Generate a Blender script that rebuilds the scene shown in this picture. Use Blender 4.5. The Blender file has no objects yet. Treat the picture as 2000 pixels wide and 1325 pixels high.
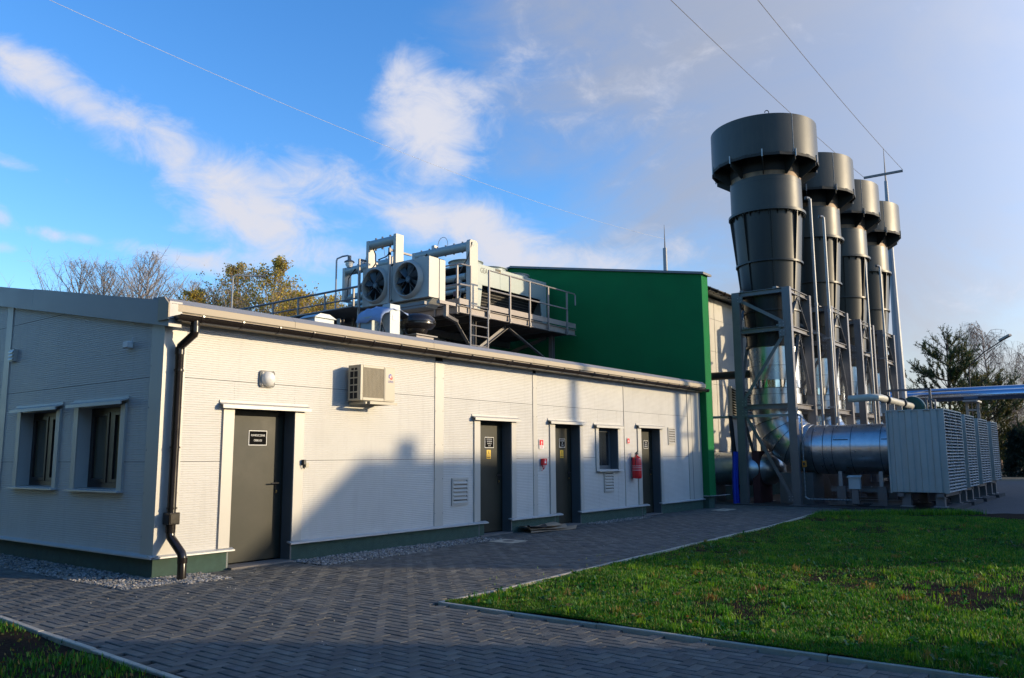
import bpy, math, random
import numpy as np
from mathutils import Vector, Matrix
random.seed(7)
rng = np.random.default_rng(7)
S = bpy.context.scene
R = math.radians

# ------------------------------------------------------------------ camera
CAMP = Vector((-5.609, -10.005, 1.5))
cam_d = bpy.data.cameras.new('camera')
cam = bpy.data.objects.new('camera', cam_d)
S.collection.objects.link(cam)
S.camera = cam
cam_d.sensor_width = 36
cam_d.lens = 28.69
cam_d.clip_end = 3000
# right / up / forward of the camera
yaw, pitch, roll = 0.917033, 0.142014, -0.005995
F = Vector((math.sin(yaw) * math.cos(pitch), math.cos(yaw) * math.cos(pitch), math.sin(pitch)))
Rr = Vector((math.cos(yaw), -math.sin(yaw), 0))
U = Rr.cross(F)
R2 = math.cos(roll) * Rr + math.sin(roll) * U
U2 = -math.sin(roll) * Rr + math.cos(roll) * U
cam.matrix_world = Matrix(((R2.x, U2.x, -F.x, CAMP.x), (R2.y, U2.y, -F.y, CAMP.y), (R2.z, U2.z, -F.z, CAMP.z), (0, 0, 0, 1)))

S.view_settings.view_transform = 'Standard'
S.view_settings.look = 'None'
S.view_settings.gamma = 1
S.view_settings.use_curve_mapping = False
S.view_settings.exposure = 0.82

# ------------------------------------------------------------------ sun and sky
SUN_EL, SUN_AZ = R(11.5), R(33)            # azimuth measured from -Y towards +X
sdir = Vector((math.sin(SUN_AZ) * math.cos(SUN_EL), -math.cos(SUN_AZ) * math.cos(SUN_EL), math.sin(SUN_EL)))
sl = bpy.data.lights.new('sun', 'SUN')
sl.energy = 2.65
sl.angle = R(0.8)
sl.color = (1.0, 0.79, 0.50)
so = bpy.data.objects.new('sun', sl)
S.collection.objects.link(so)
so.rotation_euler = sdir.to_track_quat('Z', 'Y').to_euler()

W = bpy.data.worlds.new('World')
S.world = W
W.use_nodes = True
wn, wl = W.node_tree.nodes, W.node_tree.links
wn.clear()
def N(t, nodes=None, **kw):
    n = (nodes or wn).new(t)
    for k, v in kw.items():
        setattr(n, k, v)
    return n
def wmath(op, a, b=None, clamp=False):
    n = N('ShaderNodeMath', operation=op)
    n.use_clamp = clamp
    for i, v in enumerate((a, b)):
        if v is None: continue
        if isinstance(v, (int, float)): n.inputs[i].default_value = v
        else: wl.new(v, n.inputs[i])
    return n.outputs[0]
def wmix(fac, a, b):
    n = N('ShaderNodeMix', data_type='RGBA')
    for i, v in ((0, fac), (6, a), (7, b)):
        if isinstance(v, tuple): n.inputs[i].default_value = (*v, 1)
        elif isinstance(v, (int, float)): n.inputs[i].default_value = v
        else: wl.new(v, n.inputs[i])
    return n.outputs[2]
sky = N('ShaderNodeTexSky', sky_type='NISHITA')
sky.sun_disc = False
sky.sun_elevation = SUN_EL
sky.sun_rotation = math.atan2(sdir.x, sdir.y)
sky.air_density, sky.dust_density, sky.ozone_density = 1.0, 0.6, 2.5
tc = N('ShaderNodeTexCoord')
D = tc.outputs['Generated']
hs = N('ShaderNodeHueSaturation')
hs.inputs['Saturation'].default_value = 1.25
hs.inputs['Hue'].default_value = 0.505
hs.inputs['Value'].default_value = 1.0
wl.new(sky.outputs[0], hs.inputs['Color'])
# domain-warped noise for the edges of the clouds
def wnoise(scale, detail, rough, vec, dist=0.0):
    n = N('ShaderNodeTexNoise')
    n.inputs['Scale'].default_value = scale; n.inputs['Detail'].default_value = detail
    n.inputs['Roughness'].default_value = rough; n.inputs['Distortion'].default_value = dist
    wl.new(vec, n.inputs['Vector'])
    return n.outputs[0]
mp = N('ShaderNodeMapping')
mp.inputs['Scale'].default_value = (1, 1, 1.6)
wl.new(D, mp.inputs['Vector'])
MV = mp.outputs[0]
n_big = wnoise(4.5, 6, 0.55, MV, 0.3)
n_fine = wnoise(15.0, 9, 0.64, MV, 0.5)
def pxdir(x, y):
    v = F + R2 * ((x - 1000) / 1594.0) - U2 * ((y - 662.5) / 1594.0)
    return v.normalized()
def dot(vec):
    n = N('ShaderNodeVectorMath', operation='DOT_PRODUCT')
    wl.new(D, n.inputs[0]); n.inputs[1].default_value = vec
    return n.outputs['Value']
# cloud bodies: bearing and height of each in the sky, half sizes (tan of angle), tilt, density
CL = [(835, 235, .062, .080, -20, .95), (800, 150, .042, .036, 0, .6), (870, 300, .044, .046, 0, .7),
      (40, 130, .06, .028, 20, .75), (120, 175, .05, .03, 20, .85), (210, 215, .05, .038, 10, .65), (235, 290, .04, .022, 10, .45), (300, 260, .06, .030, 25, .7), (390, 320, .08, .045, 25, .65),
      (500, 420, .08, .05, 15, 1.0), (600, 350, .075, .035, 5, .75), (700, 370, .07, .04, 0, .6), (790, 410, .07, .03, 15, .7), (900, 440, .09, .035, 10, .9),
      (1000, 500, .08, .03, 8, .95), (1170, 515, .08, .028, 0, .8), (1300, 480, .07, .03, 5, .55), (1250, 230, .14, .07, 15, .30), (1060, 120, .10, .05, 20, .28), (1450, 380, .08, .04, 10, .35), (1850, 600, .10, .035, 0, .22), (1500, 90, .12, .035, 10, .3), (90, 455, .03, .01, 5, .8), (165, 468, .02, .008, 5, .7), (330, 500, .085, .014, 8, .75),
      (0, 425, .02, .018, 0, .7), (5, 482, .018, .008, 0, .6), (335, 446, .025, .008, 0, .5), (620, 500, .08, .025, 0, .7), (550, 480, .06, .03, 0, .6), (30, 320, .05, .01, 12, .35), (450, 510, .1, .02, 5, .45)]
tot = None
for (x, y, a, b, ang, s) in CL:
    c = pxdir(x, y)
    r = Vector((c.y, -c.x, 0)).normalized(); u = r.cross(c)
    ca, sa = math.cos(R(-ang)), math.sin(R(-ang))
    e1 = (r * ca + u * sa) / a; e2 = (u * ca - r * sa) / b
    p1 = wmath('POWER', dot(e1), 2); p2 = wmath('POWER', dot(e2), 2)
    dd = wmath('ADD', p1, p2)
    g = wmath('MULTIPLY', wmath('EXPONENT', wmath('MULTIPLY', dd, -0.8)), s)
    g = wmath('MULTIPLY', g, wmath('GREATER_THAN', dot(c), 0.0))
    tot = g if tot is None else wmath('MAXIMUM', wmath('MULTIPLY', wmath('ADD', tot, g), 0.62), wmath('MAXIMUM', tot, g))
nz = wmath('ADD', wmath('MULTIPLY', wmath('SUBTRACT', n_big, 0.5), 0.9), wmath('MULTIPLY', wmath('SUBTRACT', n_fine, 0.5), 1.15))
cm = wmath('ADD', tot, nz)
mr = N('ShaderNodeMapRange', interpolation_type='SMOOTHSTEP')
mr.inputs['From Min'].default_value = 0.27; mr.inputs['From Max'].default_value = 0.98
wl.new(cm, mr.inputs['Value'])
cmask = mr.outputs[0]
# thin high veil over the sunward half of the sky
n_str = wnoise(2.6, 7, 0.6, MV, 1.2)
veil = wmath('ADD', dot(pxdir(1750, -50)), wmath('ADD', wmath('MULTIPLY', wmath('SUBTRACT', n_str, 0.5), 0.16), wmath('MULTIPLY', wmath('SUBTRACT', n_fine, 0.5), 0.035)))
mr2 = N('ShaderNodeMapRange', interpolation_type='SMOOTHSTEP')
mr2.inputs['From Min'].default_value = 0.865; mr2.inputs['From Max'].default_value = 0.96
wl.new(veil, mr2.inputs['Value'])
vmask = wmath('MULTIPLY', mr2.outputs[0], wmath('ADD', 0.52, wmath('MULTIPLY', n_str, 0.60)))
skyc = hs.outputs[0]
gain = N('ShaderNodeVectorMath', operation='MULTIPLY')
wl.new(skyc, gain.inputs[0]); gain.inputs[1].default_value = (1.15, 1.22, 1.36)
# thin cloud scatters light forwards: it grows brighter towards the sun
fw = wmath('ADD', 1.0, wmath('MULTIPLY', wmath('POWER', wmath('MAXIMUM', dot(sdir), 0.0), 4.0), 9.0))
def wscale(col):
    n = N('ShaderNodeVectorMath', operation='SCALE'); n.inputs[0].default_value = col; wl.new(fw, n.inputs['Scale']); return n.outputs[0]
sep = N('ShaderNodeSeparateXYZ'); wl.new(D, sep.inputs[0])
lowm = N('ShaderNodeMapRange', interpolation_type='SMOOTHSTEP')
lowm.inputs['From Min'].default_value = 0.30; lowm.inputs['From Max'].default_value = 0.02
wl.new(sep.outputs[2], lowm.inputs['Value'])
# haze low over the horizon turns pale and warm on the sunward side
c1 = wmix(vmask, gain.outputs[0], wscale((1.56, 1.70, 2.08)))
c1 = wmix(wmath('MULTIPLY', lowm.outputs[0], wmath('MULTIPLY', wmath('MAXIMUM', dot(Vector((.93, -.36, 0))), 0.0), 0.85)), c1, wscale((1.85, 1.72, 1.68)))
c2 = wmix(cmask, c1, wscale((2.75, 2.82, 3.2)))
bg = N('ShaderNodeBackground')
bg.inputs['Strength'].default_value = 0.15
wl.new(c2, bg.inputs['Color'])
wo = N('ShaderNodeOutputWorld')
wl.new(bg.outputs[0], wo.inputs['Surface'])
W.cycles.sampling_method = 'MANUAL'
W.cycles.sample_map_resolution = 512

# ------------------------------------------------------------------ materials
MATS = {}
def mat(name, col, rough=0.6, metal=0.0, var=0.12, vscale=3.0, bump=0.0, bscale=60.0, spec=0.5, streak=0.0, streak_col=None, emit=None, coat=0.0, orand=0.0, dirt=0.0, dirt_col=(.2, .17, .13)):
    m = bpy.data.materials.new(name)
    m.use_nodes = True
    n, l = m.node_tree.nodes, m.node_tree.links
    b = n['Principled BSDF']
    b.inputs['Roughness'].default_value = rough
    b.inputs['Metallic'].default_value = metal
    b.inputs['Specular IOR Level'].default_value = spec
    b.inputs['Coat Weight'].default_value = coat
    t = n.new('ShaderNodeTexCoord')
    v = t.outputs['Object']
    nt = n.new('ShaderNodeTexNoise')
    nt.inputs['Scale'].default_value = vscale; nt.inputs['Detail'].default_value = 6; nt.inputs['Roughness'].default_value = .6
    l.new(v, nt.inputs['Vector'])
    ramp = n.new('ShaderNodeMapRange')
    ramp.inputs['From Min'].default_value = .3; ramp.inputs['From Max'].default_value = .7
    ramp.inputs['To Min'].default_value = 1 - var; ramp.inputs['To Max'].default_value = 1 + var
    l.new(nt.outputs[0], ramp.inputs['Value'])
    mul = n.new('ShaderNodeVectorMath'); mul.operation = 'SCALE'
    mul.inputs[0].default_value = col
    l.new(ramp.outputs[0], mul.inputs['Scale'])
    out = mul.outputs[0]
    if orand:
        oi = n.new('ShaderNodeObjectInfo'); ro = n.new('ShaderNodeMapRange')
        ro.inputs['To Min'].default_value = 1 - orand; ro.inputs['To Max'].default_value = 1 + orand
        l.new(oi.outputs['Random'], ro.inputs['Value'])
        m3 = n.new('ShaderNodeVectorMath'); m3.operation = 'SCALE'; l.new(out, m3.inputs[0]); l.new(ro.outputs[0], m3.inputs['Scale']); out = m3.outputs[0]
    if streak:
        mpn = n.new('ShaderNodeMapping'); mpn.inputs['Scale'].default_value = (5, 5, .35)
        l.new(v, mpn.inputs['Vector'])
        ns = n.new('ShaderNodeTexNoise'); ns.inputs['Scale'].default_value = 2.2; ns.inputs['Detail'].default_value = 5
        l.new(mpn.outputs[0], ns.inputs['Vector'])
        r2 = n.new('ShaderNodeMapRange'); r2.inputs['From Min'].default_value = .52; r2.inputs['From Max'].default_value = .75
        r2.inputs['To Max'].default_value = streak
        l.new(ns.outputs[0], r2.inputs['Value'])
        mx = n.new('ShaderNodeMix'); mx.data_type = 'RGBA'
        l.new(r2.outputs[0], mx.inputs[0]); l.new(out, mx.inputs[6]); mx.inputs[7].default_value = (*(streak_col or tuple(c * .6 for c in col)), 1)
        out = mx.outputs[2]
    if dirt:
        nd = n.new('ShaderNodeTexNoise'); nd.inputs['Scale'].default_value = 1.3; nd.inputs['Detail'].default_value = 9; nd.inputs['Roughness'].default_value = .7
        l.new(v, nd.inputs['Vector'])
        r3 = n.new('ShaderNodeMapRange'); r3.inputs['From Min'].default_value = .5; r3.inputs['From Max'].default_value = .72; r3.inputs['To Max'].default_value = dirt
        l.new(nd.outputs[0], r3.inputs['Value'])
        mx = n.new('ShaderNodeMix'); mx.data_type = 'RGBA'
        l.new(r3.outputs[0], mx.inputs[0]); l.new(out, mx.inputs[6]); mx.inputs[7].default_value = (*dirt_col, 1)
        out = mx.outputs[2]
    l.new(out, b.inputs['Base Color'])
    rr = n.new('ShaderNodeMapRange'); rr.inputs['To Min'].default_value = max(.03, rough - .1); rr.inputs['To Max'].default_value = min(1, rough + .1)
    l.new(nt.outputs[0], rr.inputs['Value']); l.new(rr.outputs[0], b.inputs['Roughness'])
    if bump:
        nb = n.new('ShaderNodeTexNoise'); nb.inputs['Scale'].default_value = bscale; nb.inputs['Detail'].default_value = 4
        l.new(v, nb.inputs['Vector'])
        bp = n.new('ShaderNodeBump'); bp.inputs['Strength'].default_value = bump; bp.inputs['Distance'].default_value = .02
        l.new(nb.outputs[0], bp.inputs['Height']); l.new(bp.outputs[0], b.inputs['Normal'])
    if emit:
        b.inputs['Emission Color'].default_value = (*emit[0], 1); b.inputs['Emission Strength'].default_value = emit[1]
    MATS[name] = m
    return m
def leafmat(name, col, tr=0.35):
    m = mat(name, col, .55, 0, .3, 1.5)
    n, l = m.node_tree.nodes, m.node_tree.links
    b = n['Principled BSDF']
    td = n.new('ShaderNodeBsdfTranslucent'); td.inputs[0].default_value = (*[min(1, c * 1.5) for c in col], 1)
    mx = n.new('ShaderNodeMixShader'); mx.inputs[0].default_value = tr
    l.new(b.outputs[0], mx.inputs[1]); l.new(td.outputs[0], mx.inputs[2])
    l.new(mx.outputs[0], n['Material Output'].inputs[0])
    return m
M_panel = mat('panel_cream_steel', (.53, .52, .485), .5, .05, .06, 1.2, spec=.35, orand=.035, streak=.28, streak_col=(.40, .385, .355), dirt=.10)
M_trim = mat('trim_steel', (.45, .435, .39), .45, .10, .05, 2)
M_sill = mat('sill_sheet', (.52, .53, .52), .4, .3, .08, 4)
M_fasciat = mat('roof_edge_top', (.27, .27, .275), .55, .1, .05, 2)
M_fascia = mat('roof_flashing', (.43, .355, .245), .6, 0, .05, 2)
M_verge = mat('verge_flashing', (.27, .27, .27), .5, .2, .06, 2)
M_gutter = mat('gutter_pvc', (.018, .014, .012), .22, 0, .1, 4)
M_plinth = mat('plinth_green_render', (.055, .105, .082), .85, 0, .18, 9, bump=.8, bscale=220, dirt=.25, dirt_col=(.10, .11, .09))
M_green = mat('green_render', (.008, .17, .046), .9, 0, .10, 1.2, bump=.6, bscale=160, streak=.25, streak_col=(.008, .17, .045), dirt=.12, dirt_col=(.02, .17, .06), spec=.3)
M_door = mat('door_grey_green', (.024, .026, .018), .5, 0, .22, 2.2, dirt=.45, dirt_col=(.045, .042, .03), spec=.35)
M_reveal = mat('reveal_grey', (.12, .135, .145), .45, .2, .06, 2)
M_black = mat('black_plastic', (.012, .012, .013), .4, 0, .1, 3)
M_print = mat('black_print', (.006, .006, .006), .9, 0, .1, 3, spec=.1)
M_white = mat('white_print', (.75, .75, .72), .5, 0, .03, 3)
M_red = mat('red_paint', (.72, .008, .014), .3, 0, .06, 3, coat=.4)
M_blue = mat('blue_print', (.02, .02, .30), .4, 0, .05, 3)
M_yellow = mat('yellow_print', (.75, .48, .03), .5, 0, .04, 3)
M_orange = mat('orange_plastic', (.55, .20, .02), .45, 0, .08, 3)
M_brass = mat('brass_cylinder', (.55, .38, .12), .35, .9, .05, 3)
M_steel = mat('painted_grey_steel', (.16, .147, .142), .42, .08, .12, 3, streak=.3, streak_col=(.13, .115, .105))
M_galv = mat('galvanised_sheet', (.50, .52, .53), .30, .90, .12, 5, bump=.03, bscale=5, streak=.3, streak_col=(.36, .37, .38))
M_galvd = mat('galvanised_steel', (.33, .33, .325), .5, .45, .12, 6)
M_bright = mat('bright_steel_band', (.80, .82, .85), .12, 1, .04, 5)
M_stack = mat('anthracite_paint', (.030, .031, .027), .44, .25, .20, 1.2, streak=.30, streak_col=(.055, .05, .04))
M_cone = mat('anthracite_cone', (.016, .017, .016), .40, .0, .14, 1.2, streak=.30, streak_col=(.034, .031, .025), spec=.32)
M_stackshade = mat('anthracite_under_cap_shade', (.010, .011, .010), .7, 0, .1, 2)  # shade under the cap put into the colour of skirt and gussets
M_stackr = mat('heat_rusted_paint', (.16, .10, .055), .55, .2, .5, 4)
M_dark = mat('dark_recess', (.010, .010, .011), .8, 0, .1, 4)
M_cooler = mat('cooler_grey_green', (.30, .35, .34), .48, .12, .06, 2.2, streak=.15)
M_coolw = mat('cooler_cream', (.40, .385, .345), .48, .1, .05, 2)
M_grid = mat('platform_steel', (.30, .26, .235), .55, .1, .12, 3)
M_railm = mat('handrail_steel', (.27, .25, .24), .5, .25, .12, 5)
M_fanb = mat('fan_blade_blue_grey', (.06, .085, .10), .45, .2, .12, 4)
M_roof = mat('roof_sheet', (.16, .165, .17), .5, .3, .1, 1)
M_glass = mat('dark_window_glass', (.02, .025, .03), .06, 0, .02, 1, spec=1.0)
M_pane = mat('curtained_glass', (.10, .092, .058), .14, 0, .15, 1.5, spec=.7)
M_sash = mat('brown_grey_sash', (.026, .020, .020), .4, 0, .08, 3)
M_curtain = mat('olive_curtain', (.30, .26, .13), .9, 0, .15, 5)
M_acw = mat('ac_cream_casing', (.46, .41, .30), .42, 0, .04, 3)
M_acg = mat('ac_grille', (.22, .185, .12), .5, 0, .08, 8)
M_card = mat('cardboard', (.40, .29, .19), .8, 0, .15, 6)
M_conc = mat('concrete', (.17, .155, .14), .9, 0, .18, 5, bump=.3, bscale=80, dirt=.4, dirt_col=(.15, .13, .11))
M_kerb = mat('kerb_concrete', (.46, .41, .32), .9, 0, .15, 7, bump=.3, bscale=120, dirt=.5, dirt_col=(.14, .13, .09))
M_soil = mat('soil', (.024, .015, .010), 1.0, 0, .45, 7, bump=1.0, bscale=28, dirt=.6, dirt_col=(.014, .032, .005), spec=.05)
M_joint = mat('joint_sand', (.020, .019, .018), .95, 0, .3, 14)
M_asph = mat('dark_yard_paving', (.060, .060, .062), .85, 0, .25, 3, bump=.4, bscale=60, dirt=.4, dirt_col=(.09, .08, .07))
M_far = mat('far_ground', (.055, .050, .030), .95, 0, .45, .12, bump=.4, bscale=6)
PAV = [mat('paver_%s' % n_, c_, .8, 0, .22, 5, bump=.5, bscale=170, spec=.25, dirt=.45, dirt_col=(.19, .18, .155)) for n_, c_ in
       (('graphite', (.124, .121, .107)), ('charcoal', (.098, .097, .090)), ('ash', (.150, .146, .128)), ('slate', (.110, .112, .108)))]
GRV = [mat('pebble_%s' % n_, c_, .8, 0, .2, 30) for n_, c_ in (('grey', (.22, .22, .21)), ('tan', (.30, .26, .20)), ('pale', (.42, .40, .37)), ('dark', (.10, .10, .10)))]
GRS = [leafmat('grass_%s' % n_, c_) for n_, c_ in (('green', (.050, .19, .006)), ('deep', (.014, .11, .005)), ('lime', (.145, .28, .008)), ('dry', (.22, .16, .03)), ('rust', (.18, .08, .015)))]
M_bark = mat('bark_grey', (.26, .22, .19), .85, 0, .25, 3)
M_barkd = mat('bark_dark', (.07, .05, .04), .85, 0, .25, 3)
M_birch = mat('birch_twig', (.24, .15, .105), .8, 0, .25, 3)
LF = [leafmat('leaf_%s' % n_, c_) for n_, c_ in (('yellow', (.50, .36, .04)), ('ochre', (.32, .19, .025)), ('olive', (.20, .20, .045)), ('needle', (.022, .045, .012)), ('needle_gold', (.085, .075, .012)), ('spruce', (.012, .028, .016)))]
M_mast = mat('mast_steel', (.22, .24, .27), .55, .2, .08, 2)
M_wire = mat('pale_wire', (.55, .55, .55), .5, .2, .05, 2)
M_foot = mat('dark_foundation', (.055, .05, .047), .9, 0, .2, 4)
M_tarp = mat('blue_tarpaulin', (.26, .33, .48), .5, 0, .1, 5)
M_cab = mat('cabinet_grey', (.42, .46, .46), .5, .1, .05, 3)
M_hose = mat('blue_corrugated_hose', (.008, .035, .42), .35, 0, .08, 6)
M_lamp = mat('lamp_glass', (.78, .76, .70), .15, 0, .05, 6)
M_pgreen = mat('dark_green_casting', (.01, .07, .045), .4, .1, .1, 5)
M_pipew = mat('pale_insulated_pipe', (.46, .44, .36), .5, .1, .08, 5)
M_rust = mat('red_primer', (.10, .03, .028), .6, .1, .15, 5)
M_blpipe = mat('polished_cladding', (.50, .56, .66), .16, 1.0, .05, .5)
M_brown = mat('pale_plaster', (.62, .60, .56), .8, 0, .1, 2)

# ------------------------------------------------------------------ mesh builder
COL = S.collection
class MB:
    def __init__(s):
        s.v, s.f, s.m, s.mats = [], [], [], []
    def mi(s, m):
        if m not in s.mats: s.mats.append(m)
        return s.mats.index(m)
    def add(s, vs, fs, m):
        o = len(s.v); k = s.mi(m)
        s.v.extend([tuple(p) for p in vs])
        for f in fs:
            s.f.append(tuple(i + o for i in f)); s.m.append(k)
        return s
    def box(s, x0, x1, y0, y1, z0, z1, m, bev=0.0):
        if x0 > x1: x0, x1 = x1, x0
        if y0 > y1: y0, y1 = y1, y0
        if z0 > z1: z0, z1 = z1, z0
        if bev <= 0:
            vs = [(x0, y0, z0), (x1, y0, z0), (x1, y1, z0), (x0, y1, z0), (x0, y0, z1), (x1, y0, z1), (x1, y1, z1), (x0, y1, z1)]
            return s.add(vs, [(3, 2, 1, 0), (4, 5, 6, 7), (0, 1, 5, 4), (1, 2, 6, 5), (2, 3, 7, 6), (3, 0, 4, 7)], m)
        b = bev
        vs = []
        for zz, ins in ((z0, b), (z0 + b, 0), (z1 - b, 0), (z1, b)):
            for (xx, sx, yy, sy) in ((x0, 1, y0, 1), (x1, -1, y0, 1), (x1, -1, y1, -1), (x0, 1, y1, -1)):
                # eight-sided ring: clip corners in plan
                if sx * sy > 0:
                    vs.append((xx + sx * ins, yy + sy * (b + ins * .4), zz)); vs.append((xx + sx * (b + ins * .4), yy + sy * ins, zz))
                else:
                    vs.append((xx + sx * (b + ins * .4), yy + sy * ins, zz)); vs.append((xx + sx * ins, yy + sy * (b + ins * .4), zz))
        fs = [tuple(range(7, -1, -1)), tuple(range(24, 32))]
        for r_ in range(3):
            for i in range(8):
                j = (i + 1) % 8
                fs.append((r_ * 8 + i, r_ * 8 + j, r_ * 8 + 8 + j, r_ * 8 + 8 + i))
        return s.add(vs, fs, m)
    def tube(s, pts, r, m, n=8, cap=True, rs=None):
        pts = [Vector(p) for p in pts]
        rings = []
        prev = None
        for i, p in enumerate(pts):
            if i == 0: d = pts[1] - pts[0]
            elif i == len(pts) - 1: d = pts[-1] - pts[-2]
            else: d = (pts[i + 1] - p).normalized() + (p - pts[i - 1]).normalized()
            d.normalize()
            if prev is None:
                a = Vector((0, 0, 1)) if abs(d.z) < .9 else Vector((1, 0, 0))
                e1 = d.cross(a).normalized()
            else:
                e1 = (prev - d * prev.dot(d)).normalized()
            prev = e1
            e2 = d.cross(e1)
            rad = rs[i] if rs else r
            if 0 < i < len(pts) - 1:
                c = (pts[i + 1] - p).normalized().dot((p - pts[i - 1]).normalized())
                rad_ = rad
            rings.append([p + (e1 * math.cos(2 * math.pi * k / n) + e2 * math.sin(2 * math.pi * k / n)) * rad for k in range(n)])
        vs = [q for rg in rings for q in rg]
        fs = []
        for i in range(len(pts) - 1):
            for k in range(n):
                k2 = (k + 1) % n
                fs.append((i * n + k, i * n + k2, (i + 1) * n + k2, (i + 1) * n + k))
        if cap:
            fs.append(tuple(range(n - 1, -1, -1))); fs.append(tuple((len(pts) - 1) * n + k for k in range(n)))
        return s.add(vs, fs, m)
    def lathe(s, c, prof, m, n=48, axis='z', cap0=False, cap1=False):
        vs = []
        for (r, h) in prof:
            for k in range(n):
                a = 2 * math.pi * k / n
                u, w = r * math.cos(a), r * math.sin(a)
                if axis == 'z': vs.append((c[0] + u, c[1] + w, c[2] + h))
                elif axis == 'y': vs.append((c[0] + w, c[1] + h, c[2] + u))
                else: vs.append((c[0] + h, c[1] + u, c[2] + w))
        fs = []
        for i in range(len(prof) - 1):
            for k in range(n):
                k2 = (k + 1) % n
                fs.append((i * n + k, i * n + k2, (i + 1) * n + k2, (i + 1) * n + k))
        if cap0: fs.append(tuple(range(n - 1, -1, -1)))
        if cap1: fs.append(tuple((len(prof) - 1) * n + k for k in range(n)))
        return s.add(vs, fs, m)
    def prism(s, poly, axis, a, b, m):
        # poly: list of 2D points; axis x: (y,z); y: (x,z); z: (x,y)
        def P(p, t):
            return {'x': (t, p[0], p[1]), 'y': (p[0], t, p[1]), 'z': (p[0], p[1], t)}[axis]
        n = len(poly)
        vs = [P(p, a) for p in poly] + [P(p, b) for p in poly]
        fs = [tuple(range(n - 1, -1, -1)), tuple(range(n, 2 * n))] + [(i, (i + 1) % n, n + (i + 1) % n, n + i) for i in range(n)]
        return s.add(vs, fs, m)
    def beam(s, p0, p1, w, h, m, kind='box', t=.012, up=(0, 0, 1)):
        p0, p1 = Vector(p0), Vector(p1)
        d = (p1 - p0).normalized(); up = Vector(up)
        e1 = d.cross(up)
        if e1.length < 1e-4: e1 = d.cross(Vector((1, 0, 0)))
        e1.normalize(); e2 = e1.cross(d)
        def bx(a0, a1, b0, b1):
            vs = []
            for p in (p0, p1):
                for (a, b) in ((a0, b0), (a1, b0), (a1, b1), (a0, b1)):
                    vs.append(p + e1 * a + e2 * b)
            s.add(vs, [(3, 2, 1, 0), (4, 5, 6, 7), (0, 1, 5, 4), (1, 2, 6, 5), (2, 3, 7, 6), (3, 0, 4, 7)], m)
        if kind == 'box': bx(-w / 2, w / 2, -h / 2, h / 2)
        elif kind == 'I':
            bx(-w / 2, w / 2, -h / 2, -h / 2 + t); bx(-w / 2, w / 2, h / 2 - t, h / 2); bx(-t / 2, t / 2, -h / 2 + t, h / 2 - t)
        elif kind == 'L':
            bx(-w / 2, w / 2, -h / 2, -h / 2 + t); bx(-w / 2, -w / 2 + t, -h / 2 + t, h / 2)
        return s
    def text(s, txt, m, size, plane, origin, align='CENTER', depth=.002, sx=1.0):
        cu = bpy.data.curves.new('lettering', 'FONT')
        cu.body = txt; cu.size = size; cu.align_x = align; cu.align_y = 'CENTER'; cu.extrude = depth; cu.resolution_u = 3
        ob = bpy.data.objects.new('lettering', cu)
        me = ob.to_mesh()
        vs = []
        for v in me.vertices:
            x, y, z = v.co
            x *= sx
            if plane == 'xz': vs.append((origin[0] + x, origin[1] - z, origin[2] + y))       # faces -Y
            elif plane == 'yz': vs.append((origin[0] - z, origin[1] - x, origin[2] + y))     # faces -X
        fs = [tuple(p.vertices) for p in me.polygons]
        s.add(vs, fs, m)
        ob.to_mesh_clear()
        bpy.data.objects.remove(ob); bpy.data.curves.remove(cu)
        return s
    def build(s, name, parent=None, smooth=True, kind=None, label=None, cat=None, group=None, bevel=0):
        me = bpy.data.meshes.new(name)
        off = wloc(parent) if parent else Vector((0, 0, 0))
        vs = np.array(s.v, dtype=np.float64).reshape(-1, 3) - np.array(off)
        me.from_pydata(vs.tolist(), [], s.f)
        for m_ in s.mats: me.materials.append(m_)
        me.polygons.foreach_set('material_index', s.m)
        if smooth:
            me.shade_smooth(); me.set_sharp_from_angle(angle=R(32))
        me.update()
        o = bpy.data.objects.new(name, me)
        COL.objects.link(o)
        if parent: o.parent = parent
        if kind: o['kind'] = kind
        if label: o['label'] = label
        if cat: o['category'] = cat
        if group: o['group'] = group
        if bevel:
            bm_ = o.modifiers.new('edge', 'BEVEL'); bm_.width = bevel; bm_.segments = 1; bm_.limit_method = 'ANGLE'
        return o
WL = {}
def wloc(o):
    if o is None: return Vector((0, 0, 0))
    return wloc(o.parent) + o.location
def thing(name, label, cat, loc=(0, 0, 0), group=None, kind=None):
    o = bpy.data.objects.new(name, None)
    o.empty_display_size = .2
    COL.objects.link(o); o.location = loc
    if label: o['label'] = label
    if cat: o['category'] = cat
    if group: o['group'] = group
    if kind: o['kind'] = kind
    return o
def copy_tree(o, parent=None):
    c = o.copy(); COL.objects.link(c); c.parent = parent
    for ch in [x for x in ALLCH(o)]:
        copy_tree(ch, c)
    return c
def ALLCH(o):
    return [x for x in bpy.data.objects if x.parent == o]
def dup(o, loc, label=None, rot=None, scale=None):
    c = copy_tree(o); c.location = loc
    if label: c['label'] = label
    if rot is not None: c.rotation_euler = (0, 0, rot)
    if scale is not None: c.scale = scale if hasattr(scale, '__len__') else (scale,) * 3
    return c

# ------------------------------------------------------------------ ground
far = MB()
far.add([(-400, -400, -.06), (900, -400, -.06), (900, 900, -.06), (-400, 900, -.06)], [(0, 1, 2, 3)], M_far)
far.build('ground', kind='structure')
yard = MB()
yard.add([(15.2, -9.6, -.020), (46, -9.6, -.020), (46, 30, -.020), (15.2, 30, -.020)], [(0, 1, 2, 3)], M_asph)
yard.build('yard_surface', kind='structure')
road = MB()
road.add([(66, -60, -.03), (72, -60, -.03), (72, 120, -.03), (66, 120, -.03)], [(0, 1, 2, 3)], M_asph)
road.build('far_road', kind='structure')
kb = MB(); kb.box(64.8, 65.05, -60, 100, -.05, .10, M_kerb); kb.build('far_kerb', kind='structure')

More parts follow.
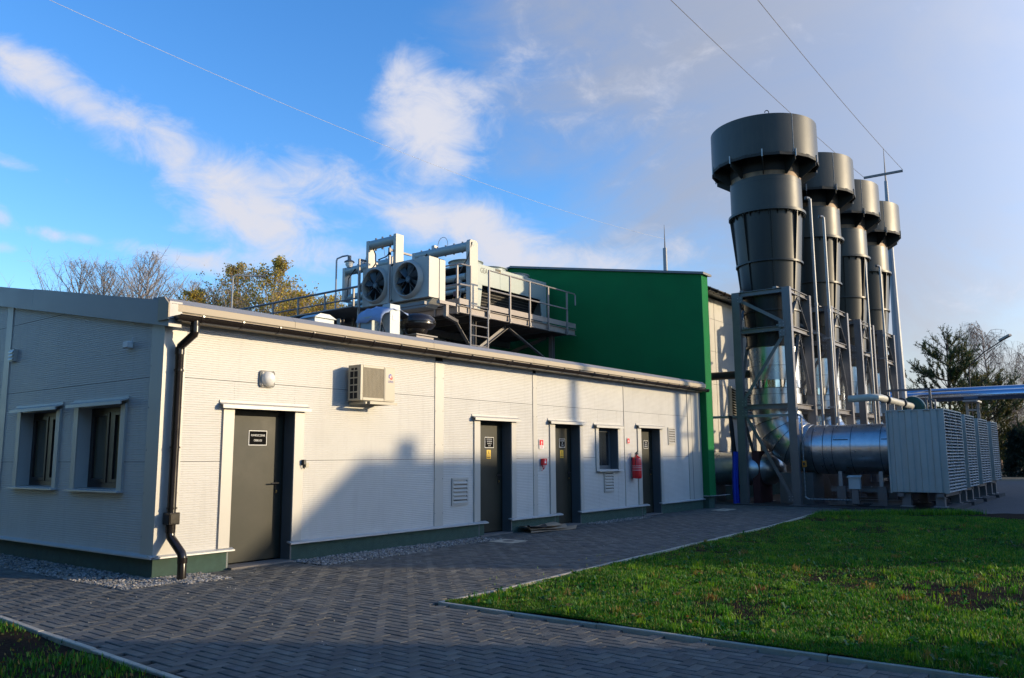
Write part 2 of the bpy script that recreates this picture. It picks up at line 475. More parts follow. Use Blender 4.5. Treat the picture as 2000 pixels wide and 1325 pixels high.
def bump_sheet(x0, x1, y0, y1, nx, ny, zf):
    xs = np.linspace(x0, x1, nx); ys = np.linspace(y0, y1, ny)
    vs = [(x, y, zf(x, y)) for y in ys for x in xs]
    fs = [(j * nx + i, j * nx + i + 1, (j + 1) * nx + i + 1, (j + 1) * nx + i) for j in range(ny - 1) for i in range(nx - 1)]
    return vs, fs
from mathutils import noise as mn
def lawn_edge_y(x):       # near side of the kerb that runs along the building
    pts = [(.78, -4.08), (2.0, -4.12), (4.6, -3.96), (11.4, -3.67), (15.9, -3.25)]
    for (a, b), (c, d) in zip(pts, pts[1:]):
        if x <= c: return b + (d - b) * (x - a) / (c - a)
    return pts[-1][1]
def lz(x, y):
    return .005 + .035 * (mn.noise(Vector((x * .8, y * .8, 0))) + .5) + .012 * mn.noise(Vector((x * 4, y * 4, 3)))
nx, ny = 150, 60
vs = []
for j in range(ny):
    for i in range(nx):
        x = .86 + (15.9 - .86) * (i / (nx - 1)) ** 1.3
        x2 = x + (0 if i < nx - 1 else .0)
        yt = lawn_edge_y(x) - .07
        y = yt + (-9.9 - yt) * (j / (ny - 1)) ** 1.0
        xx = x
        if i == nx - 1: xx = 15.9 + (yt - y) * .55
        else: xx = x + (yt - y) * .55 * ((x - .86) / 15.04) ** 1
        edge = min(i, nx - 1 - i, j) 
        vs.append((xx, y, lz(xx, y) if edge > 0 else .0))
fs = [(j * nx + i, (j + 1) * nx + i, (j + 1) * nx + i + 1, j * nx + i + 1) for j in range(ny - 1) for i in range(nx - 1)]
ls = MB(); ls.add(vs, fs, M_soil); ls.build('lawn_soil', kind='structure')
vs, fs = bump_sheet(-9, -2.3, -12, 12, 60, 120, lambda x, y: .0 + .03 * mn.noise(Vector((x * .9, y * .9, 5))) + .015 * mn.noise(Vector((x * 5, y * 5, 8))))
ls2 = MB(); ls2.add(vs, fs, M_soil); ls2.build('verge_soil', kind='structure')

# kerb stones
def kerb_line(parent, pts, w, top, step=1.0):
    pts = [Vector((p[0], p[1], 0)) for p in pts]
    segs = []
    for a, b in zip(pts, pts[1:]):
        n_ = max(1, round((b - a).length / step))
        for i in range(n_):
            segs.append((a.lerp(b, i / n_), a.lerp(b, (i + 1) / n_)))
    for a, b in segs:
        d = (b - a).normalized()
        k = MB()
        dz = random.uniform(-.004, .004)
        k.beam(a + d * .004 + Vector((0, 0, top - .06 + dz)), b - d * .004 + Vector((0, 0, top - .06 + random.uniform(-.004, .004))), w, .12, M_kerb)
        k.build('kerb_stone', parent, smooth=False, bevel=.006)
lk = thing('lawn_kerb', None, None, (0, 0, 0), kind='structure')
kerb_line(lk, [(.82, -4.12), (2.0, -4.12), (4.6, -3.96), (11.4, -3.67), (15.9, -3.25)], .050, .020)
kerb_line(lk, [(.83, -4.15), (.84, -6), (.85, -8), (.90, -10.4)], .050, .018)
vk = thing('verge_kerb', None, None, (0, 0, 0), kind='structure')
kerb_line(vk, [(-2.44, -6.4), (-2.38, -4.4), (-2.19, -1.2), (-2.05, 2), (-1.95, 9)], .055, .02)

# herringbone block paving
pave = MB()
pave.box(-2.35, .78, -10.4, 10, -.09, -.026, M_joint)
pave.box(.78, 15.6, -4.06, .6, -.09, -.026, M_joint)
pave.box(15.6, 19.4, -3.3, .6, -.09, -.0265, M_joint)
paving = pave.build('paving', smooth=False, kind='structure')
def in_pave(x, y):
    if x < -2.05 - .02 * 0 and x < (-2.10 if y > 1 else (-2.18 + (y + 1.2) * .056 if y < -1.2 else -2.12)): return False
    if x > .75 and y < lawn_edge_y(min(x, 15.8)) + .05: return False
    if x > 18.4: return False
    if x > 15.9 and y < -3.2: return False
    if y > -.02 and x > -.02: 
        return x > 17.2 and y < .6
    if -.62 < x <= 0.0 and y > -.55: return False          # gravel beside the gable
    if y > -.74 + .012 * x and 0 <= x < .62: return False
    if 2.05 < x < 6.35 and y > -.80 + .075 * (x - 2): return False
    if 9.95 < x < 12.6 and y > -.36: return False
    return y < 9.5
blocks = []
PX0, PY0, CW = -2.3, -10.4, .1005
for i in range(0, 206):
    for j in range(0, 200):
        q = (i - j) % 4
        x = PX0 + i * CW; y = PY0 + j * CW
        if q == 0: cx, cy, ori = x + CW, y + CW / 2, 0
        elif q == 3: cx, cy, ori = x + CW / 2, y + CW, 1
        else: continue
        if in_pave(cx, cy): blocks.append((cx, cy, ori))
def paver_geo(w, h, mi):
    b = .006; e = .0025
    a, c = w / 2 - .0055, h / 2 - .0012
    return ([(-a, -c, -.05), (a, -c, -.05), (a, c, -.05), (-a, c, -.05), (-a, -c, -b), (a, -c, -b), (a, c, -b), (-a, c, -b),
             (-a + b, -c + e, 0), (a - b, -c + e, 0), (a - b, c - e, 0), (-a + b, c - e, 0)],
            [(0, 1, 5, 4), (1, 2, 6, 5), (2, 3, 7, 6), (3, 0, 4, 7), (4, 5, 9, 8), (5, 6, 10, 9), (6, 7, 11, 10), (7, 4, 8, 11), (8, 9, 10, 11)])
def vis_size(b):
    d = Vector((b[0], b[1], 0)) - CAMP
    z = d.dot(F)
    if z < .5: return 0
    u, w = d.dot(R2) / z * 1594 + 1000, -d.dot(U2) / z * 1594 + 662.5
    if -60 < u < 2060 and w < 1345: return 1 / z
    return 0
blocks.sort(key=vis_size, reverse=True)
proto = {}
for ori in (0, 1):
    for k_ in range(4):
        w, h = (2 * CW, CW) if ori == 0 else (CW, 2 * CW)
        v_, f_ = paver_geo(w, h, 0)
        me = bpy.data.meshes.new('paving_block')
        me.from_pydata(v_, [], f_); me.materials.append(PAV[k_]); me.update()
        proto[ori, k_] = me
joined = MB()
for n_, (cx, cy, ori) in enumerate(blocks):
    k_ = random.choices((0, 1, 2, 3), (5, 4, 3, 2))[0]
    dz = random.uniform(-.0025, .0025) + .006 * mn.noise(Vector((cx * .7, cy * .7, 9)))
    if n_ < 300:
        o = bpy.data.objects.new('paving_block', proto[ori, k_])
        COL.objects.link(o); o.parent = paving; o.location = (cx, cy, dz)
        o.rotation_euler = (random.gauss(0, .004), random.gauss(0, .004), random.gauss(0, .004))
    else:
        if vis_size((cx, cy)) == 0 and (cx + 5.6) ** 2 + (cy + 10) ** 2 > 100 and cy < 5: pass
        w, h = (2 * CW, CW) if ori == 0 else (CW, 2 * CW)
        v_, f_ = paver_geo(w, h, 0)
        ra, rb = random.gauss(0, .004), random.gauss(0, .004)
        joined.add([(cx + a, cy + b, c + dz + a * ra + b * rb) for a, b, c in v_], f_, PAV[k_])
joined.build('paving_blocks', paving, smooth=False, kind='stuff')

# pebbles on the gravel strips
def ico():
    t = (1 + 5 ** .5) / 2
    v = np.array([(-1, t, 0), (1, t, 0), (-1, -t, 0), (1, -t, 0), (0, -1, t), (0, 1, t), (0, -1, -t), (0, 1, -t), (t, 0, -1), (t, 0, 1), (-t, 0, -1), (-t, 0, 1)]) / math.hypot(1, t)
    f = [(0, 11, 5), (0, 5, 1), (0, 1, 7), (0, 7, 10), (0, 10, 11), (1, 5, 9), (5, 11, 4), (11, 10, 2), (10, 7, 6), (7, 1, 8), (3, 9, 4), (3, 4, 2), (3, 2, 6), (3, 6, 8), (3, 8, 9), (4, 9, 5), (2, 4, 11), (6, 2, 10), (8, 6, 7), (9, 8, 1)]
    return v, f
IV, IF = ico()
gravel = MB()
gb = MB()
strips = [(-.66, .02, -.58, 8.5, 7500), (.0, .64, -.80, .02, 1500), (2.08, 4.3, -.82, .02, 2600), (4.3, 6.32, -.62, .02, 1500), (9.98, 12.55, -.36, .02, 900)]
for (x0, x1, y0, y1, n_) in strips:
    gb.box(x0, x1, y0, y1, -.05, -.016, M_soil)
    for _ in range(n_):
        x, y = random.uniform(x0, x1), random.uniform(y0, y1)
        if y1 > 5: y = y0 + (y1 - y0) * random.random() ** 1.5
        r_ = random.uniform(.008, .019)
        sc = np.array([r_ * random.uniform(.8, 1.4), r_ * random.uniform(.7, 1.2), r_ * random.uniform(.5, .9)])
        a = random.uniform(0, 6.28)
        v = IV * sc * (1 + .18 * rng.standard_normal((12, 1)))
        v = np.stack([v[:, 0] * math.cos(a) - v[:, 1] * math.sin(a), v[:, 0] * math.sin(a) + v[:, 1] * math.cos(a), v[:, 2]], 1)
        v += (x, y, -.012 + r_ * .5 + random.random() * .012)
        gravel.add(v.tolist(), IF, random.choices(GRV, (5, 3, 2, 2))[0])
# strays on the paving
for _ in range(130):
    x, y = random.choice([(random.uniform(-2, 1), random.uniform(-6, -.8)), (random.uniform(1, 9), random.uniform(-3.6, -.9))])
    r_ = random.uniform(.004, .009)
    gravel.add((IV * r_ + (x, y, r_ * .6)).tolist(), IF, random.choice(GRV[:3]))
gb.build('gravel_bed', kind='structure', smooth=False)
gravel.build('gravel', smooth=False, kind='stuff', label='pale pebble gravel along the foot of the walls', cat='gravel')

# ------------------------------------------------------------------ the low clad building
LB = thing('low_building', 'long low cream ribbed-steel building with four grey doors and a black gutter', 'building', (8, 4, 0))
EAVE, SL = 3.28, .165
def gz(y): return EAVE + SL * y if y < 8 else EAVE + SL * 8 - SL * (y - 8)
core = MB()
core.box(.30, 16.2, .32, 15.8, 0, 3.1, M_dark)
core.build('inner_core', LB, smooth=False)
PITCH, AMP = .031, .0040
def ribs(z0, z1):
    n = max(1, int(round((z1 - z0) / PITCH)))
    p = (z1 - z0) / n
    out = []
    for i in range(n):
        z = z0 + i * p
        out += [(z, 0), (z + p * .55, 0), (z + p * .68, AMP), (z + p * .87, AMP)]
    out.append((z1, 0))
    return out
def rects_sub(x0, x1, z0, z1, ops):
    rs = [(x0, x1, z0, z1)]
    for (a, b, c, d) in ops:
        nr = []
        for (p, q, r_, s_) in rs:
            if b <= p or a >= q or d <= r_ or c >= s_: nr.append((p, q, r_, s_)); continue
            if a > p: nr.append((p, a, r_, s_))
            if b < q: nr.append((b, q, r_, s_))
            m0, m1 = max(a, p), min(b, q)
            if d < s_: nr.append((m0, m1, d, s_))
            if c > r_: nr.append((m0, m1, r_, c))
        rs = nr
    return rs
def rib_panel_x(x0, x1, z0, z1, y, ops, parent, name='wall_panel'):
    b = MB()
    for (a, c, p, q) in rects_sub(x0, x1, z0, z1, ops):
        pr = ribs(p, q)
        vs = [(a, y + d, z) for z, d in pr] + [(c, y + d, z) for z, d in pr]
        n = len(pr)
        fs = [(i, n + i, n + i + 1, i + 1) for i in range(n - 1)]
        b.add(vs, fs, M_panel)
        b.add([(a, y, p), (c, y, p), (c, y + .08, p), (a, y + .08, p), (a, y, q), (c, y, q), (c, y + .08, q), (a, y + .08, q)],
              [(3, 2, 1, 0), (4, 5, 6, 7), (1, 2, 6, 5), (2, 3, 7, 6), (3, 0, 4, 7)], M_trim)
    return b.build(name, parent, smooth=False)
def rib_panel_y(y0, y1, z0, z1, x, ops, parent, zslope=False, name='wall_panel'):
    b = MB()
    for (a, c, p, q) in rects_sub(y0, y1, z0, z1, ops):
        pr = ribs(p, q)
        n = len(pr)
        lo = []
        hi = []
        for z, d in pr:
            ya, yb = a, c
            if zslope:
                ya = min(c, max(a, (z + .05 - EAVE) / SL))
                if c > 8: yb = max(ya, min(c, 16 - (z + .05 - EAVE) / SL))
            lo.append((x + d, ya, z)); hi.append((x + d, yb, z))
        b.add(lo + hi, [(n + i, i, i + 1, n + i + 1) for i in range(n - 1)], M_panel)
        if not zslope:
            b.box(x + .0045, x + .06, a, c, p, q, M_trim)
    return b.build(name, parent, smooth=False)
doors = [(1.07, 2.10, .90, 2.27), (6.41, 7.39, 6.24, 7.54), (8.92, 9.90, 8.73, 10.03), (12.73, 13.74, 12.55, 13.88)]
DT = 2.17
wx0, wx1, wz0, wz1 = 10.70, 11.58, 1.17, 2.12
ops = [(a, b, -.1, DT) for a, b, _, _ in doors] + [(wx0, wx1, wz0, wz1)]
cols = [(.30, 5.17), (5.37, 8.15), (8.27, 11.91), (11.93, 15.46)]
rows = [(.275, 1.446), (1.452, 2.552), (2.558, 3.27)]
def full_split(a, b, p, q, ops):
    cuts = [(a, b)]
    for (c, d, e, f) in ops:
        if e <= p and f >= q:
            nc = []
            for (u, v) in cuts:
                if d <= u or c >= v: nc.append((u, v)); continue
                if c > u: nc.append((u, c))
                if d < v: nc.append((d, v))
            cuts = nc
    return cuts
for a, b in cols:
    for p, q in rows:
        for u, v in full_split(a, b, p, q, ops): rib_panel_x(u, v, p, q, 0, ops, LB)
# dark backing that shows in the seams
bk = MB()
for (a, c, p, q) in rects_sub(.02, 16.1, .20, 3.3, ops): bk.box(a, c, .012, .07, p, q, M_dark)
bk.build('seam_backing', LB, smooth=False)
def rivets(b, pts, m=M_galvd, ax='x'):
    for p in pts:
        x, y, z = p
        s_ = .006
        b.box(x - s_, x + s_, y - s_, y + s_, z - s_, z + s_, m)
for a, b_ in ((5.16, 5.39), (8.14, 8.285), (11.905, 11.935)):
    t = MB(); t.box(a, b_, -.012, .004, .28, 3.2, M_trim)
    if b_ - a > .1:
        rivets(t, [(xx, -.014, z) for xx in (a + .02, b_ - .02) for z in np.arange(.5, 3.2, .6)])
    t.build('cover_strip', LB, smooth=False)
t = MB(); t.box(15.44, 15.92, -.016, .02, .28, 3.26, M_trim); t.box(15.67, 15.685, -.020, -.0165, .28, 3.2, M_reveal); t.box(15.93, 16.29, -.01, .02, .28, 3.26, M_trim)
t.build('end_trim', LB, smooth=False)
# corner trim, a folded sheet round the building's corner
t = MB(); t.prism([(-.012, .30), (-.012, -.012), (.30, -.012), (.30, .006), (.006, .006), (.006, .30)], 'z', .28, 3.27, M_trim)
rivets(t, [(.28, -.014, z) for z in np.arange(.5, 3.2, .55)]); rivets(t, [(-.014, .28, z) for z in np.arange(.5, 3.2, .55)])
t.build('corner_trim', LB, smooth=False)
# plinth and its sill sheets
plin = [(-.002, 1.08), (2.12, 6.55), (7.40, 9.06), (9.91, 12.92), (13.75, 16.28)]
sills = [(.0, 1.13), (2.06, 6.60), (7.33, 9.12), (9.84, 13.0), (13.68, 16.3)]
for (a, b_), (c, d_) in zip(plin, sills):
    t = MB(); t.box(a, b_, .0, .30, -.05, .262, M_plinth); t.build('plinth', LB, smooth=False)
    t = MB()
    c2 = c if c > 0 else -.065
    t.prism([(-.075, .242), (-.075, .262), (.0, .284), (.03, .284), (.03, .262), (-.060, .245)], 'x', c2 + (.0 if c > 0 else 0), d_, M_sill)
    for s_ in np.arange(math.ceil(c / 2.0) * 2.0, d_, 2.0):
        if s_ > c + .3: t.box(s_ - .003, s_ + .003, -.0765, -.0745, .243, .262, M_reveal)
    t.build('sill_sheet', LB, smooth=False)
# gable: trims, panels, windows
gw = [(.98, 2.20, 1.08, 2.22), (2.90, 4.14, 1.08, 2.22)]
grow = [(.275, 1.446), (1.452, 2.552), (2.558, 3.685), (3.691, 4.75)]
for a, b_ in ((.30, 4.80), (4.98, 9.5), (9.7, 15.9)):
    for k_, (p, q) in enumerate(grow):
        rib_panel_y(a, b_, p, q, 0, gw, LB, zslope=(k_ >= 2))
t = MB(); t.box(.012, .05, .29, 15.9, .2, 3.2, M_dark)
tt = MB()
for (a, c, p, q) in rects_sub(.29, 15.9, .2, 3.25, gw): tt.box(.012, .06, a, c, p, q, M_dark)
tt.prism([(.0 + .3, 3.2), (15.7, 3.2), (8, 4.56)], 'x', .012, .06, M_dark)
tt.build('seam_backing', LB, smooth=False)
t = MB(); t.box(-.012, .004, 4.78, 5.0, .28, gz(4.8) - .02, M_trim); t.build('cover_strip', LB, smooth=False)
t = MB(); t.box(-.012, .004, 9.5, 9.72, .28, 4.4, M_trim); t.build('cover_strip', LB, smooth=False)
t = MB(); t.box(.0, .3, .305, 15.8, -.05, .262, M_plinth); t.build('plinth', LB, smooth=False)
t = MB(); t.prism([(-.075, .242), (-.075, .262), (.0, .284), (.03, .284), (.03, .262), (-.060, .245)], 'y', -.075, 15.8, M_sill); t.build('sill_sheet', LB, smooth=False)

def hood(parent, u0, u1, ztop, plane='xz', out=.10):
    b = MB()
    pr = [(.004, ztop), (-.012, ztop), (-.018, ztop - .035), (-out, ztop - .065), (-out - .004, ztop - .115), (-out + .012, ztop - .115), (-out + .014, ztop - .078), (.004, ztop - .045)]
    if plane == 'xz': b.prism([(y, z) for y, z in pr], 'x', u0, u1, M_trim)
    else: b.prism([(x, z) for x, z in pr], 'y', u0, u1, M_trim)
    for k_ in range(3):
        u = u0 + (u1 - u0) * (.2 + .3 * k_)
        if plane == 'xz': b.box(u - .006, u + .006, -.016, -.010, ztop - .018, ztop - .008, M_galvd)
    return b.build('drip_hood', parent, smooth=False)
def sign(b, x0, x1, z0, z1, y, lines, size):
    b.box(x0, x1, y - .004, y, z0, z1, M_white)
    e = .010
    b.box(x0 + e, x1 - e, y - .0055, y - .004, z0 + e, z1 - e, M_print)
    H = z1 - z0
    for k_, (tx, s_) in enumerate(lines):
        zz = z1 - H * (k_ + 1) / (len(lines) + 1)
        b.text(tx, M_white, size * s_, 'xz', ((x0 + x1) / 2, y - .0065, zz), sx=.82, depth=.0008)
SG = [[('POMIESZCZENIE', 1), ('OBSŁUGI', 1.05)], [('POMIESZCZENIE', .8), ('ROZDZIELNI', .95), ('NAPIĘCIA', 1), ('0,4 kV', 1)], [('ROZDZIELNIA', .85), ('SN', 1.2), ('15 kV', 1.2)], [('SALA', 1.2), ('RADY', 1.2), ('SERWERA', 1)]]
SZ = [.040, .036, .038, .042]
SP = [(1.48, 1.79, 1.67, 1.885), (6.84, 7.12, 1.655, 1.865), (9.43, 9.66, 1.675, 1.865), (13.29, 13.53, 1.665, 1.865)]
dl = ['grey steel door with a white-bordered black sign and dusty smears', None, None, None]
for k_, (a, b_, ta, tb) in enumerate(doors):
    d = MB()
    Y = .225
    d.box(a + .03, b_ - .024, Y, Y + .05, .04, DT - .07, M_door)
    dr = d.build('door', LB, smooth=False, bevel=.004)
    f = MB()
    f.box(a, a + .028, Y - .015, Y + .03, .02, DT, M_door); f.box(b_ - .022, b_ - .004, Y - .010, Y + .03, .02, DT - .004, M_door); f.box(a + .028, b_ - .022, Y - .015, Y + .03, DT - .068, DT - .004, M_door)
    f.build('door_frame', dr, smooth=False)
    h = MB()
    hx = b_ - .12
    h.box(hx - .022, hx + .022, Y - .010, Y, .95, 1.17, M_black)
    h.tube([(hx, Y - .01, 1.12), (hx, Y - .065, 1.12), (hx - .13, Y - .065, 1.12)], .010, M_black, 8)
    h.lathe((hx, Y - .012, 1.0), [(.0, -.016), (.010, -.014), (.011, 0)], M_brass, 10, axis='y')
    h.box(hx - .008, hx + .008, Y - .016, Y - .010, .975, 1.02, M_brass)
    h.build('handle', dr)
    if k_ < 4:
        s_ = MB(); sign(s_, *SP[k_], Y - .002, SG[k_], SZ[k_]); s_.build('door_sign', dr, smooth=False)
    if k_ in (1, 2):
        x0 = 6.90 if k_ == 1 else 9.46
        y_ = MB()
        y_.box(x0, x0 + .125, Y - .005, Y - .002, 1.445, 1.615, M_yellow)
        y_.box(x0 + .01, x0 + .115, Y - .0055, Y - .005, 1.455, 1.49, M_black)
        y_.text('NIE DOTYKAĆ', M_yellow, .018, 'xz', (x0 + .0625, Y - .0065, 1.482), sx=.8, depth=.0005); y_.text('URZĄDZENIE ELEKTR.', M_yellow, .012, 'xz', (x0 + .0625, Y - .0065, 1.464), sx=.75, depth=.0005)
        y_.prism([(x0 + .02, 1.505), (x0 + .105, 1.505), (x0 + .0625, 1.60)], 'y', Y - .0062, Y - .005, M_black)
        y_.prism([(x0 + .034, 1.513), (x0 + .091, 1.513), (x0 + .0625, 1.583)], 'y', Y - .0075, Y - .0062, M_yellow)
        y_.prism([(x0 + .056, 1.548), (x0 + .068, 1.572), (x0 + .066, 1.552), (x0 + .073, 1.552), (x0 + .061, 1.520), (x0 + .062, 1.543)], 'y', Y - .0085, Y - .0075, M_black)
        y_.build('warning_sign', dr, smooth=False)
    # reveals, jamb trims, threshold
    t = MB()
    t.box(a - .02, a + .003, -.001, Y + .03, .0, DT + .02, M_reveal); t.box(b_ - .003, b_ + .02, -.001, Y + .03, .0, DT + .02, M_reveal); t.box(a + .003, b_ - .003, -.001, Y + .03, DT - .003, DT + .02, M_dark)
    t.build('door_reveal', LB, smooth=False)
    for (p, q, nm) in ((ta, a, 0), (b_, tb, 1)):
        t = MB(); t.box(p, q, -.026, .004, .284, DT + .01, M_trim)
        t.box(p - .008 if nm == 0 else q, p if nm == 0 else q + .008, -.014, .004, .284, DT, M_trim)
        t.build('jamb_trim', LB, smooth=False)
    t = MB(); t.box(a, b_, -.10 if k_ == 0 else -.04, .26, -.04, .022, M_conc); t.build('threshold', LB, smooth=False)
    hood(LB, ta - .06, tb + .07, 2.285)
# the window of the long wall
w = MB()
Y = .20
for (p, q, r_, s_) in ((wx0, wx0 + .07, wz0, wz1), (wx1 - .07, wx1, wz0, wz1), (wx0 + .07, wx1 - .07, wz0, wz0 + .09), (wx0 + .07, wx1 - .07, wz1 - .07, wz1)):
    w.box(p, q, Y, Y + .06, r_, s_, M_reveal)
wn_ = w.build('window', LB, smooth=False)
g = MB(); g.box(wx0 + .07, wx1 - .07, Y + .02, Y + .03, wz0 + .09, wz1 - .07, M_glass); g.build('pane', wn_, smooth=False)
t = MB(); t.box(wx0 - .02, wx0 + .003, -.001, Y + .06, wz0, wz1, M_reveal); t.box(wx1 - .003, wx1 + .02, -.001, Y + .06, wz0, wz1, M_reveal); t.box(wx0 + .003, wx1 - .003, -.001, Y + .06, wz1 - .003, wz1 + .02, M_dark); t.build('window_reveal', wn_, smooth=False)
t = MB(); t.box(wx0 - .12, wx0, -.026, .004, wz0 - .03, wz1 + .01, M_trim); t.build('window_trim', wn_, smooth=False)
t = MB(); t.box(wx1, wx1 + .10, -.026, .004, wz0 - .03, wz1 + .01, M_trim); t.build('window_trim', wn_, smooth=False)
t = MB(); t.prism([(-.11, wz0 - .045), (-.11, wz0 - .025), (Y, wz0 + .003), (Y, wz0 - .03)], 'x', wx0 - .10, wx1 + .12, M_sill); t.build('window_sill', wn_, smooth=False)
hood(LB, wx0 - .2, wx1 + .16, 2.245)
# gable windows with two casements
for k_, (a, b_, p, q) in enumerate(gw):
    X = .17
    f = MB()
    for (c, d_, r_, s_) in ((a, a + .07, p, q), (b_ - .07, b_, p, q), (a + .07, b_ - .07, p, p + .08), (a + .07, b_ - .07, q - .07, q), ((a + b_) / 2 - .06, (a + b_) / 2 + .06, p + .08, q - .07)):
        f.box(X, X + .07, c, d_, r_, s_, M_sash)
    for (c, d_) in ((a + .07, (a + b_) / 2 - .06), ((a + b_) / 2 + .06, b_ - .07)):
        for (e0, e1, r_, s_) in ((c, c + .05, p + .08, q - .07), (d_ - .05, d_, p + .08, q - .07), (c + .05, d_ - .05, p + .08, p + .13), (c + .05, d_ - .05, q - .12, q - .07)):
            f.box(X - .012, X + .05, e0, e1, r_, s_, M_sash)
    wv = f.build('window', LB, smooth=False, bevel=.003)
    g = MB()
    for (c, d_) in ((a + .12, (a + b_) / 2 - .11), ((a + b_) / 2 + .11, b_ - .12)):
        g.box(X + .02, X + .026, c, d_, p + .13, q - .12, M_pane)
    gl = g.build('pane', wv, smooth=False)
    t = MB(); t.box(-.001, X + .07, a - .02, a + .003, p, q, M_panel); t.box(-.001, X + .07, b_ - .003, b_ + .02, p, q, M_panel); t.box(-.001, X + .07, a + .003, b_ - .003, q - .003, q + .02, M_trim); t.build('window_reveal', wv, smooth=False)
    t = MB(); t.box(-.026, .004, a - .12, a, p - .02, q + .01, M_trim); t.build('window_trim', wv, smooth=False)
    t = MB(); t.box(-.026, .004, b_, b_ + .13, p - .02, q + .01, M_trim); t.build('window_trim', wv, smooth=False)
    t = MB(); t.prism([(-.09, p - .04), (-.09, p - .02), (X, p + .004), (X, p - .03)], 'y', a - .14, b_ + .16, M_sill); t.build('window_sill', wv, smooth=False)
    hood(LB, a - .17, b_ + .2, 2.335, 'yz', out=.12)
# vents in the walls
def wall_vent(x0, x1, z0, z1, n):
    t = MB()
    for (p, q, r_, s_) in ((x0, x0 + .035, z0, z1), (x1 - .035, x1, z0, z1), (x0 + .035, x1 - .035, z0, z0 + .035), (x0 + .035, x1 - .035, z1 - .035, z1)):
        t.box(p, q, -.022, .004, r_, s_, M_trim)
    t.box(x0 + .035, x1 - .035, .001, .004, z0 + .035, z1 - .035, M_dark)
    v = t.build('wall_vent', LB, smooth=False)
    dz = (z1 - z0 - .07) / n
    for i in range(n):
        z = z0 + .035 + i * dz
        s_ = MB(); s_.prism([(-.034, z), (-.034, z + .012), (-.002, z + dz * .72), (-.002, z + dz * .62)], 'x', x0 + .035, x1 - .035, M_trim); s_.build('slat', v, smooth=False)
wall_vent(5.62, 6.07, .61, 1.10, 6); wall_vent(10.92, 11.35, .64, 1.12, 6); wall_vent(14.23, 14.63, 1.76, 2.22, 6)
t = MB(); t.box(-.05, .003, 4.53, 4.72, 3.08, 3.28, M_trim)
v = t.build('wall_vent', LB, smooth=False)
for i in range(3):
    s_ = MB(); s_.prism([(-.07, 3.10 + i * .06), (-.07, 3.115 + i * .06), (-.05, 3.145 + i * .06), (-.05, 3.13 + i * .06)], 'y', 4.54, 4.71, M_sill); s_.build('slat', v, smooth=False)
# roof, flashings
t = MB()
t.prism([(-.10, gz(-.1) + .20), (8, gz(8) + .20), (16.1, gz(16.1) + .20), (16.1, gz(16.1) + .06), (8, gz(8) + .06), (-.10, gz(-.1) + .06)], 'x', .1, 16.28, M_roof)
for x in np.arange(.6, 16.2, .5):
    t.prism([(.0, gz(0) + .20), (8, gz(8) + .20), (8, gz(8) + .235), (.0, gz(0) + .235)], 'x', x, x + .03, M_roof)
t.build('roof', LB, smooth=False)
xs_ = [-.05, 1.9, 4.9, 7.9, 10.4, 12.7, 14.6, 16.28]
for a, b_ in zip(xs_, xs_[1:]):
    t = MB()
    t.prism([(-.22, 3.385), (-.22, 3.475), (-.205, 3.475), (-.205, 3.385)], 'x', a, b_ - .006, M_fascia)
    t.prism([(-.222, 3.4755), (-.12, 3.556), (.25, 3.61), (.25, 3.58), (-.11, 3.53), (-.205, 3.4755)], 'x', a, b_ - .006, M_fasciat)
    t.build('eaves_flashing', LB, smooth=False)
t = MB(); t.prism([(-.185, 3.335), (-.185, 3.383), (-.10, 3.383), (.05, 3.30), (.05, 3.27), (-.10, 3.27)], 'x', 0.0, 16.28, M_fascia)
t.box(-.0, 16.28, -.2, -.18, 3.376, 3.384, M_black)
t.build('eaves_board', LB, smooth=False)
ys_ = [-.215, 3.9, 8, 12, 16.1]
for a, b_ in zip(ys_, ys_[1:]):
    t = MB()
    za, zb = gz(max(a, 0)) if a >= 0 else EAVE + SL * a, gz(b_)
    t.prism([(a, za - .07), (b_ - .005, zb - .07), (b_ - .005, zb + .27), (a, za + .26)], 'x', -.08, .10, M_verge)
    t.build('verge_flashing', LB, smooth=False)
# cap at the corner where verge meets eaves
t = MB(); t.prism([(-.235, 3.26), (-.235, 3.47), (-.12, 3.565), (.02, 3.58), (.02, 3.26)], 'x', -.105, -.082, M_fascia); t.box(-.105, .03, -.232, -.222, 3.28, 3.47, M_verge); t.build('eaves_end_cap', LB, smooth=False)
# gutter
GY, GZ, GR = -.315, 3.315, .074
gt = MB()
n = 10
prof = [(GY - GR * math.cos(math.pi * i / n), GZ - GR * math.sin(math.pi * i / n)) for i in range(n + 1)]
prof2 = [(GY - (GR - .005) * math.cos(math.pi * i / n), GZ - (GR - .005) * math.sin(math.pi * i / n)) for i in range(n, -1, -1)]
gt.prism(prof + prof2, 'x', -.02, 16.15, M_gutter)
gt.prism(prof, 'x', -.026, -.02, M_gutter)
gt.tube([(-.02, GY - GR, GZ), (16.15, GY - GR, GZ)], .009, M_gutter, 6)
gut = gt.build('gutter', LB)
for i in range(27):
    x = .30 + i * .605
    b = MB()
    pr = [(GY - (GR + .006) * math.cos(math.pi * k / 8), GZ - (GR + .006) * math.sin(math.pi * k / 8)) for k in range(9)]
    pr2 = [(GY - (GR + .001) * math.cos(math.pi * k / 8), GZ - (GR + .001) * math.sin(math.pi * k / 8)) for k in range(8, -1, -1)]
    b.prism(pr + pr2, 'x', x - .018, x + .018, M_gutter)
    b.box(x - .012, x + .012, GY - GR - .018, GY - GR + .01, GZ + .002, GZ + .02, M_gutter)
    b.box(x - .012, x + .012, GY + GR - .004, -.19, GZ - .035, GZ - .02, M_gutter)
    b.build('gutter_bracket', gut, smooth=False)
